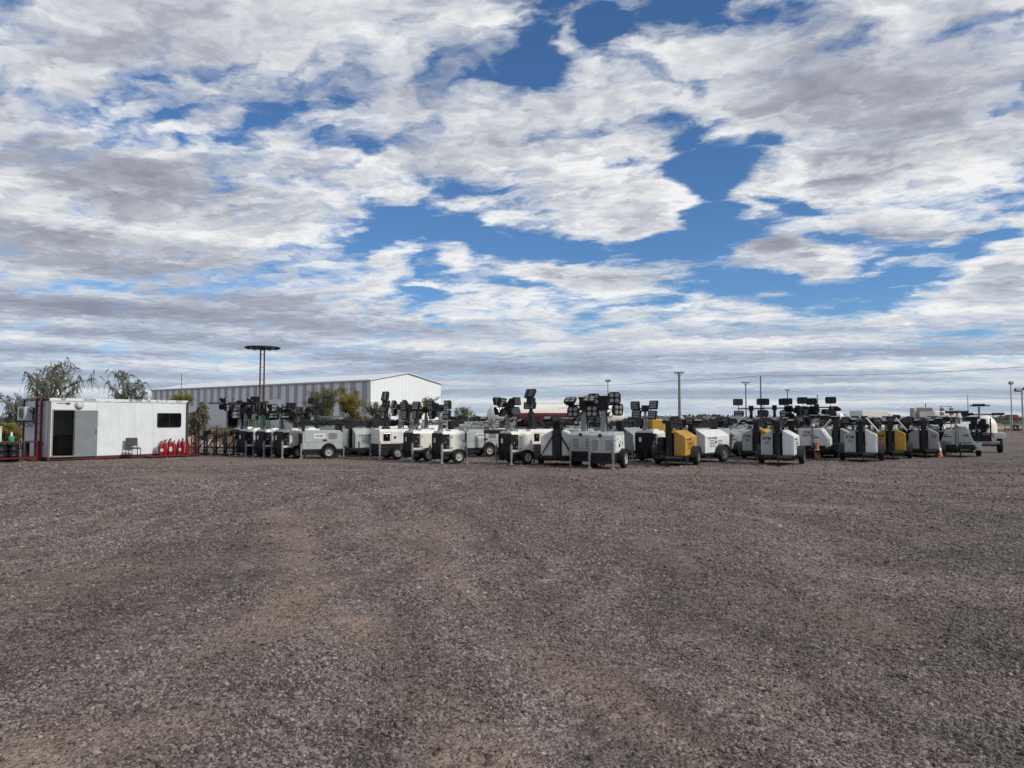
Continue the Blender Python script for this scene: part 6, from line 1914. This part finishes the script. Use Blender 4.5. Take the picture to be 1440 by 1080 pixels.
# ------------------------------------------------------------------ tanker
def tanker():
    Y = 70.0
    x0, x1 = gx(684, Y), gx(877, Y)
    r = 1.12; zc = gz(567.5, Y) - r
    t = thing('tanker_trailer', 'long white tanker trailer with a maroon band and ladder', 'tanker', (x0, Y, 0), 0.0)
    L = x1 - x0
    sec = [(0.0, 0.05), (0.12, 0.42), (0.35, 0.72), (0.75, 0.92), (1.3, 1.0), (2.2, 1.0)]
    st = [(2.35, 1.0), (L - 2.35, 1.0), (L - 1.7, 0.97), (L - 1.0, 0.86), (L - 0.45, 0.68), (L - 0.12, 0.44), (L, 0.30)]
    prof = sec + st
    n = 32
    b = MB()
    vs, fs, mi = [], [], []
    for (h, k) in prof:
        for j in range(n):
            a = 2 * PI * j / n
            vs.append((h, r * k * math.cos(a), zc + r * k * math.sin(a) * (1.0 if h < L - 1.7 else 1.0)))
    for i in range(len(prof) - 1):
        for j in range(n):
            j2 = (j + 1) % n
            b_ = 1 if (i in (5, 6) and (22 - 0 <= j <= 31 or j == 0 or 15 <= j <= 21)) else 0
            fs.append((i * n + j, i * n + j2, (i + 1) * n + j2, (i + 1) * n + j)); mi.append(b_)
    fs.append(tuple(range(n))); mi.append(0); fs.append(tuple(range((len(prof) - 1) * n, len(prof) * n))); mi.append(0)
    for f_, m_ in zip(fs, mi):
        pass
    b.v = vs; b.f = [list(f_) for f_ in fs]; b.m = mi
    b.build('tank', [M['tankwhite'], M['maroon']], t, smooth=40)
    b = MB()
    for xx in (6.75, 7.55):
        b.tube((xx, -r - 0.06, zc - 0.75), (xx, -r * 0.72, zc + 0.80), 0.03, 6)
    for k in range(6):
        z = zc - 0.65 + 0.27 * k; yy = -r - 0.05 + (0.28) * ((z - zc + 0.75) / 1.55)
        b.tube((6.75, yy, z), (7.55, yy, z), 0.025, 6)
    b.build('ladder', M['tankwhite'], t)
    b = MB(); b.box(0.8, L - 1.2, -0.6, 0.6, 0.85, 1.05); b.box(0.8, L - 1.2, -1.1, -0.95, 0.75, 0.95); b.box(0.8, L - 1.2, 0.95, 1.1, 0.75, 0.95)
    for xx in (2.2, 6.0, 9.8):
        b.box(xx - 0.1, xx + 0.1, -1.0, 1.0, 0.95, zc - 0.5)
    b.build('chassis', M['dgrey'], t)
    b = MB(); b.box(1.2, L - 2.2, -0.25, 0.25, zc + r - 0.02, zc + r + 0.05)
    for xx in (4.0, 8.8):
        b.lathe([(0.28, 0), (0.28, 0.12), (0.001, 0.14)], (xx, 0, zc + r), 'z', 14)
    b.build('walkway', M['tankwhite'], t)
    for xx in (1.6, 2.8, 4.0):
        for s in (-1, 1):
            w = MB(); q = 0.5
            w.lathe([(0.28, -0.14), (0.42, -0.15), (0.5, -0.09), (0.5, 0.09), (0.42, 0.15), (0.28, 0.14), (0.28, -0.14)], (xx, s * 0.95, q), 'y', 20); wh = w.build('wheel', M['rubber'], t, smooth=40)
            w = MB(); w.lathe([(0.29, s * 0.10), (0.2, s * 0.04), (0.08, s * 0.08), (0.001, s * 0.08)], (xx, s * 0.95, q), 'y', 16); w.build('rim', M['rim'], wh, smooth=40)
    for s in (-1, 1):
        b = MB(); b.beam((L - 2.6, s * 0.7, 0), (L - 2.6, s * 0.7, 0.85), 0.14); b.box(L - 2.8, L - 2.4, s * 0.7 - 0.2, s * 0.7 + 0.2, 0, 0.04); b.build('landing_leg', M['dgrey'], t)
    b = MB(); b.box(L - 0.62, L - 0.36, -0.80, -0.76, zc + 0.05, zc + 0.35); b.build('hazard_plate', M['grey'], t)


tanker()

# white storage tank at the far right and tops of white tankers beyond the towers
def dome_tank(px0, px1, Y, top_py, label, group=None, hz=0):
    x0, x1 = gx(px0, Y), gx(px1, Y); H = gz(top_py, Y); rr = (x1 - x0) / 2
    t = thing('storage_tank', label, 'tank', ((x0 + x1) / 2, Y, 0), 0, group)
    b = MB(); k = min(H * 0.72, rr)
    prof = [(rr, 0.25), (rr, H - k)] + [(rr * math.cos(a), H - k + k * math.sin(a)) for a in [PI / 2 * j / 8 for j in range(1, 9)]]
    b.lathe(prof, (0, 0, 0), 'z', 32); b.build('shell', M['tankwhite'], t, smooth=40)
    b = MB(); b.lathe([(rr + 0.15, 0), (rr + 0.15, 0.26), (0.001, 0.26)], (0, 0, 0), 'z', 32); b.build('plinth', M['red' if not group else 'concrete'], t)
    b = MB()
    for s in (-0.2, 0.2):
        b.tube((s - rr * 0.4, -rr * 0.98, 0.2), (s - rr * 0.4, -rr * 0.95, H - k * 0.3), 0.03, 5)
    for q in range(8):
        b.tube((-0.2 - rr * 0.4, -rr * 0.97, 0.4 + q * 0.3), (0.2 - rr * 0.4, -rr * 0.97, 0.4 + q * 0.3), 0.02, 5)
    b.build('ladder', M['galv'], t)


dome_tank(1364, 1398, 82, 583, 'white domed storage tank on a red plinth right of the last light tower')
dome_tank(1170, 1186, 95, 579, 'white domed tank top just right of the square lamps', 'far white domed tanks')
dome_tank(1186, 1200, 98, 582, 'lower white domed tank top beside the one near the square lamps', 'far white domed tanks')

# ------------------------------------------------------------------ poles and wires
def pole(px, top_py, Y, arm, label, r=0.14, heads=None, m='polegrey', group='utility poles', tl=0):
    x = gx(px, Y); top = gz(top_py, Y)
    t = thing('utility_pole', label, 'pole', (x, Y, 0), 0, group)
    b = MB(); b.tube((0, 0, 0), (0, 0, top), r * 1.25, 10, r * 0.8); b.build('shaft', M[m], t, smooth=40)
    if arm:
        b = MB(); b.beam((-arm, 0, top - 0.12), (arm, 0, top - 0.12), 0.16, 0.2)
        b.beam((-arm * 0.6, 0, top - 0.15), (0, 0, top - 0.9), 0.06); b.beam((arm * 0.6, 0, top - 0.15), (0, 0, top - 0.9), 0.06)
        ca = b.build('cross_arm', M[m], t)
        b = MB()
        for s in (-0.9, -0.35, 0.35, 0.9):
            b.lathe([(0.03, 0), (0.07, 0.05), (0.05, 0.1), (0.07, 0.15), (0.02, 0.22), (0.001, 0.22)], (s * arm, 0, top - 0.02), 'z', 8)
        b.build('insulator', M['acwhite'], ca)
    if heads:
        b = MB()
        for (hx, hz_, w, h) in heads:
            b.beam((0, 0, top - 0.1), (hx, 0, hz_ + top), 0.07)
        b.build('bracket', M[m], t)
        for (hx, hz_, w, h) in heads:
            b = MB(); b.obox((hx, -0.1, top + hz_), (w, 0.4, h), (R(-25), 0, 0)); hd = b.build('floodlight', M['dgrey'], t, 0.02)
            b = MB(); b.obox((hx, -0.17, top + hz_ - 0.09 * h), (w * 0.85, 0.28, h * 0.8), (R(-25), 0, 0)); b.build('lens', M['lens'], hd)
    return t


pole(955.5, 523, 112, 0.75, 'thick concrete pole with a short cross-arm, tallest in the view', 0.20)
pole(1049, 537, 150, 0.85, 'thin T-topped pole above the leftmost square lamps', 0.13)
pole(1070, 528, 114, 0, 'bare pole without cross-arm above the square lamps', 0.12)
pole(1107.5, 547.5, 175, 0.6, 'small far T-topped pole behind the white 77 tower\'s lamps', 0.13)
pole(1149.5, 555, 160, 0, 'short far pole above the wedge tower', 0.14)
pole(855, 535.5, 92, 0, 'lamp post with two small heads rising behind the tanker', 0.07, [(-0.18, 0.02, 0.26, 0.14), (0.18, 0.02, 0.26, 0.14)], 'galv')
pole(1422, 539, 100, 0, 'slim lamp post with a small ball head near the right edge', 0.07, [(0.0, 0.05, 0.5, 0.35)], 'galv')
pole(1437.5, 547, 88, 0, 'floodlight post with a wide flat lamp at the right edge', 0.09, [(-0.55, -0.1, 0.7, 0.35), (0.3, 0.05, 0.5, 0.2)], 'galv')
pole(254.5, 525, 60, 0, 'thin antenna mast rising behind the cabin\'s right end', 0.03, None, 'dgrey')
pole(1301.5, 567, 130, 0, 'short thin pole above the beige block at the right', 0.10)
pole(1361, 556, 140, 0, 'thin far pole above the wedge tower lettered 134', 0.07)


def wires(label, pts, r):
    b = MB()
    for (p, q) in zip(pts[:-1], pts[1:]):
        p, q = Vector(p), Vector(q); L = (q - p).length
        seg = [p.lerp(q, k / 12) - Vector((0, 0, 0.012 * L * 4 * (k / 12) * (1 - k / 12))) for k in range(13)]
        b.path(seg, r, 5)
    tag(b.build('power_line', M['cable']), label, 'power line')


wires('upper power line running from behind the tanker to the right edge', [(gx(790, 150), 150, 8.6), (gx(955.5, 128), 128, 8.55), (gx(1070, 114), 114, 8.45), (gx(1480, 92), 92, 8.5)], 0.024)
wires('lower far power line strung between the small T-topped poles', [(gx(1049, 150), 150, 9.0), (gx(1107.5, 175), 175, 8.8), (gx(1149.5, 160), 160, 7.0), (gx(1361, 140), 140, 6.2), (gx(1460, 138), 138, 5.5)], 0.022)

# ------------------------------------------------------------------ fences
def fence_posts():
    Y = 58.0
    x0, x1 = gx(346, Y), gx(484, Y)
    t = thing('slat_fence', 'green steel slat fence before the striped hangar wall', 'fence', (x0, Y, 0), 0)
    L = x1 - x0
    for k in range(5):
        b = MB(); xx = L * k / 4; b.beam((xx, 0, 0), (xx, 0, 2.05), 0.08); b.build('post', M['greenfence'], t)
    b = MB(); n = int(L / 0.17)
    for k in range(n):
        xx = L * (k + 0.5) / n; b.box(xx - 0.028, xx + 0.028, -0.06, -0.045, 0.1, 1.95, 1)
    b.box(0, L, -0.044, -0.01, 1.88, 1.98); b.box(0, L, -0.044, -0.01, 0.2, 0.26)
    b.build('slat_panel', [M['greenfence'], M['slat']], t)
    b = MB(); b.box(0.5, 1.9, 0.3, 0.4, 0.0, 1.75); b.box(0.4, 2.0, 0.28, 0.42, 1.75, 1.85)
    tag(b.build('notice_board', M['greenfence'], None, 0.01, loc=(x0, Y, 0)), 'solid dark green board behind the left end of the slat fence', 'board')


fence_posts()
for k, (px, top, lab) in enumerate(((283, 577, 'taller fence post with bent barbed-wire arm right of the cabin'), (291, 587, 'shorter curved fence post right of the one with the bent arm'))):
    Y = 43.0; x = gx(px, Y); top = gz(top, Y)
    b = MB()
    if k == 0:
        b.tube((0, 0, 0), (0, 0, top - 0.35), 0.04, 8); b.tube((0, 0, top - 0.36), (0.25, 0, top), 0.035, 8)
    else:
        b.path([(0, 0, 0), (0, 0, top - 0.5), (-0.02, 0, top - 0.25), (-0.08, 0, top - 0.08), (-0.2, 0, top)], 0.03, 6)
    tag(b.build('fence_post', M['dgrey'], None, smooth=40, loc=(x, Y, 0)), lab, 'fence post', 'bent fence posts')

# perimeter fence far right
Y = 104.0
t = thing('perimeter_fence', 'long low wire fence along the far side of the yard', 'fence', (gx(905, Y), Y, 0), 0)
L = gx(1480, Y) - gx(905, Y)
b = MB()
for z in (0.5, 1.0, 1.5, 2.0):
    b.tube((0, 0, z), (L, 0, z), 0.02, 4)
b.build('wire', M['galv'], t)
for k in range(20):
    b = MB(); b.beam((L * k / 19, 0, 0), (L * k / 19, 0, 2.1), 0.08); b.build('post', M['galv'], t)

# ------------------------------------------------------------------ far right yard
Y = 112.0
t = thing('flatbed_trailer', 'green flatbed trailer parked at the far right edge', 'trailer', (gx(1432, Y), Y, 0), 0)
b = MB(); b.box(-1.9, 3.0, -1.2, 1.2, 0.95, 1.25); b.box(-1.9, -1.7, -1.2, 1.2, 1.25, 1.9); b.build('deck', M['greenfence'], t, 0.02)
for xx in (-1.2, 1.6):
    make = MB(); make.lathe([(0.2, -0.15), (0.45, -0.15), (0.5, -0.1), (0.5, 0.1), (0.45, 0.15), (0.2, 0.15), (0.2, -0.15)], (xx, -1.0, 0.5), 'y', 16); make.build('wheel', M['rubber'], t, smooth=40)
Y = 113.0
t = thing('compressor', 'red machine with round drums standing on the green flatbed', 'machine', (gx(1421.5, 112), 112, 1.25), 0)
b = MB(); b.box(-0.75, 0.75, -0.5, 0.5, 0, 0.45)
for s in (-1, 1):
    b.lathe([(0.001, -0.55), (0.42, -0.5), (0.45, -0.4), (0.45, 0.4), (0.42, 0.5), (0.001, 0.55)], (s * 0.45, 0, 0.75), 'y', 18)
b.build('body', M['red'], t, 0.02, smooth=40)
Y = 96.0
t = thing('guard_rail', 'rusty brown pipe rail before the earth berm at the right edge', 'rail', (gx(1412, Y), Y, 0), 0)
b = MB(); b.tube((0, 0, 0.95), (3.6, 0, 0.95), 0.05, 6); b.tube((0, 0, 0.5), (3.6, 0, 0.5), 0.04, 6); b.build('rail', M['rust'], t)
for k in range(5):
    b = MB(); b.tube((k * 0.9, 0, 0), (k * 0.9, 0, 1.0), 0.05, 6); b.build('post', M['rust'], t)
# beige louvred block on the skyline
Y = 84.0
t = thing('cooling_tower', 'beige louvred block rising behind the right end of the row', 'cooling tower', (gx(1299, Y), Y, 0), 0)
H = gz(573, Y)
b = MB(); b.prism([(-0.85, 0), (0.85, 0), (0.62, H), (-0.55, H)], 'y', -0.7, 0.7); w_ = b.build('body', M['beige'], t, 0.02)
b = MB()
for k in range(7):
    for j in range(5):
        b.box(-0.5 + j * 0.22, -0.5 + j * 0.22 + 0.13, -0.73, -0.70, H - 0.25 - 0.22 * k, H - 0.13 - 0.22 * k)
b.build('louvres', M['ink'], w_)
Y = 84.0
b = MB(); b.lathe([(0.001, 0.3), (0.36, 0.3), (0.36, 2.85), (0.3, 3.0), (0.001, 3.02)], (0, 0, 0), 'z', 18); b.box(-0.45, 0.45, -0.45, 0.45, 0, 0.3)
tag(b.build('water_tank', M['grey'], None, smooth=40, loc=(gx(1284, Y), Y, 0)), 'grey upright cylinder tank left of the beige louvred block', 'tank')
# lamp gantry on the skyline
Y = 66.0
t = thing('lamp_gantry', 'goalpost gantry with lamp boxes behind the wedge tower lettered 134', 'gantry', (gx(1330, Y), Y, 0), 0)
H = gz(571.5, Y)
for s in (-1, 1):
    b = MB(); b.beam((s * 0.42, 0, 0), (s * 0.42, 0, H), 0.07); b.build('post', M['grey'], t)
    for k in range(2):
        b = MB(); b.cbox((s * 0.42, -0.08, H - 0.28 - 0.38 * k), (0.28, 0.2, 0.26)); b.build('lamp_box', M['dgrey'], t, 0.02)
b = MB(); b.beam((-0.6, 0, H), (0.55, 0, H), 0.06); b.build('cross_bar', M['grey'], t)
# white trucks parked far behind
def far_truck(px, Y, label, L=5.5, h=2.7, cab=True):
    t = thing('parked_truck', label, 'truck', (gx(px, Y), Y, 0), R(8), 'trucks parked beyond the towers')
    b = MB(); b.box(-L / 2, L / 2 - 1.7, -1.1, 1.1, 0.9, h); b.build('cargo_box', M['cream'], t, 0.03)
    b = MB(); b.prism([(L / 2 - 1.6, 0.6), (L / 2, 0.6), (L / 2, 1.5), (L / 2 - 0.35, 2.3), (L / 2 - 1.6, 2.35)], 'y', -1.05, 1.05); b.build('cab', M['white'], t, 0.04)
    b = MB(); b.prism([(L / 2 - 1.2, 1.5), (L / 2 - 0.12, 1.5), (L / 2 - 0.42, 2.15), (L / 2 - 1.2, 2.2)], 'y', -1.06, 1.06); b.build('side_window', M['window'], t)
    b = MB(); b.box(-L / 2, L / 2 - 0.2, -0.5, 0.5, 0.6, 0.9); b.build('chassis', M['dgrey'], t)
    for xx in (-L / 2 + 1.0, L / 2 - 0.9):
        for s in (-1, 1):
            b = MB(); b.lathe([(0.2, -0.13), (0.4, -0.13), (0.46, -0.08), (0.46, 0.08), (0.4, 0.13), (0.2, 0.13), (0.2, -0.13)], (xx, s * 0.95, 0.46), 'y', 16); b.build('wheel', M['rubber'], t, smooth=40)


far_truck(1232, 76, 'pale box truck parked beyond the yellow end of the row', 4.6, 2.6)
far_truck(1330, 74, 'white box truck parked under the lamp gantry', 4.2, 2.5)
far_truck(1215, 100, 'far white box truck right of the domed tanks', 5.0, 2.5)

# ------------------------------------------------------------------ far treeline
rg = random.Random(9)
vs, fs = [], []
for k in range(1500):
    x = rg.uniform(-420, 620); Y = rg.uniform(330, 420)
    n = mnoise.noise((x * 0.02, 0.5, 3.0))
    h = 2.0 + 2.4 * max(0, n + 0.25) + rg.uniform(0, 0.9)
    w = rg.uniform(2, 5)
    for j in range(16):
        c = Vector((x + rg.gauss(0, w * 0.5), Y + rg.gauss(0, 1.5), h * rg.uniform(0.05, 1.0)))
        leaf_(vs, fs, c, Vector((rg.uniform(-1, 1), rg.uniform(-1, 1), rg.uniform(-0.6, 0.6))), rg.uniform(0.8, 1.8), 0.7, rg)
tag(leafmesh('treeline', M['far_leaf'], vs, fs), 'low dusty treeline along the far edge of the plain', 'treeline', kind='stuff')
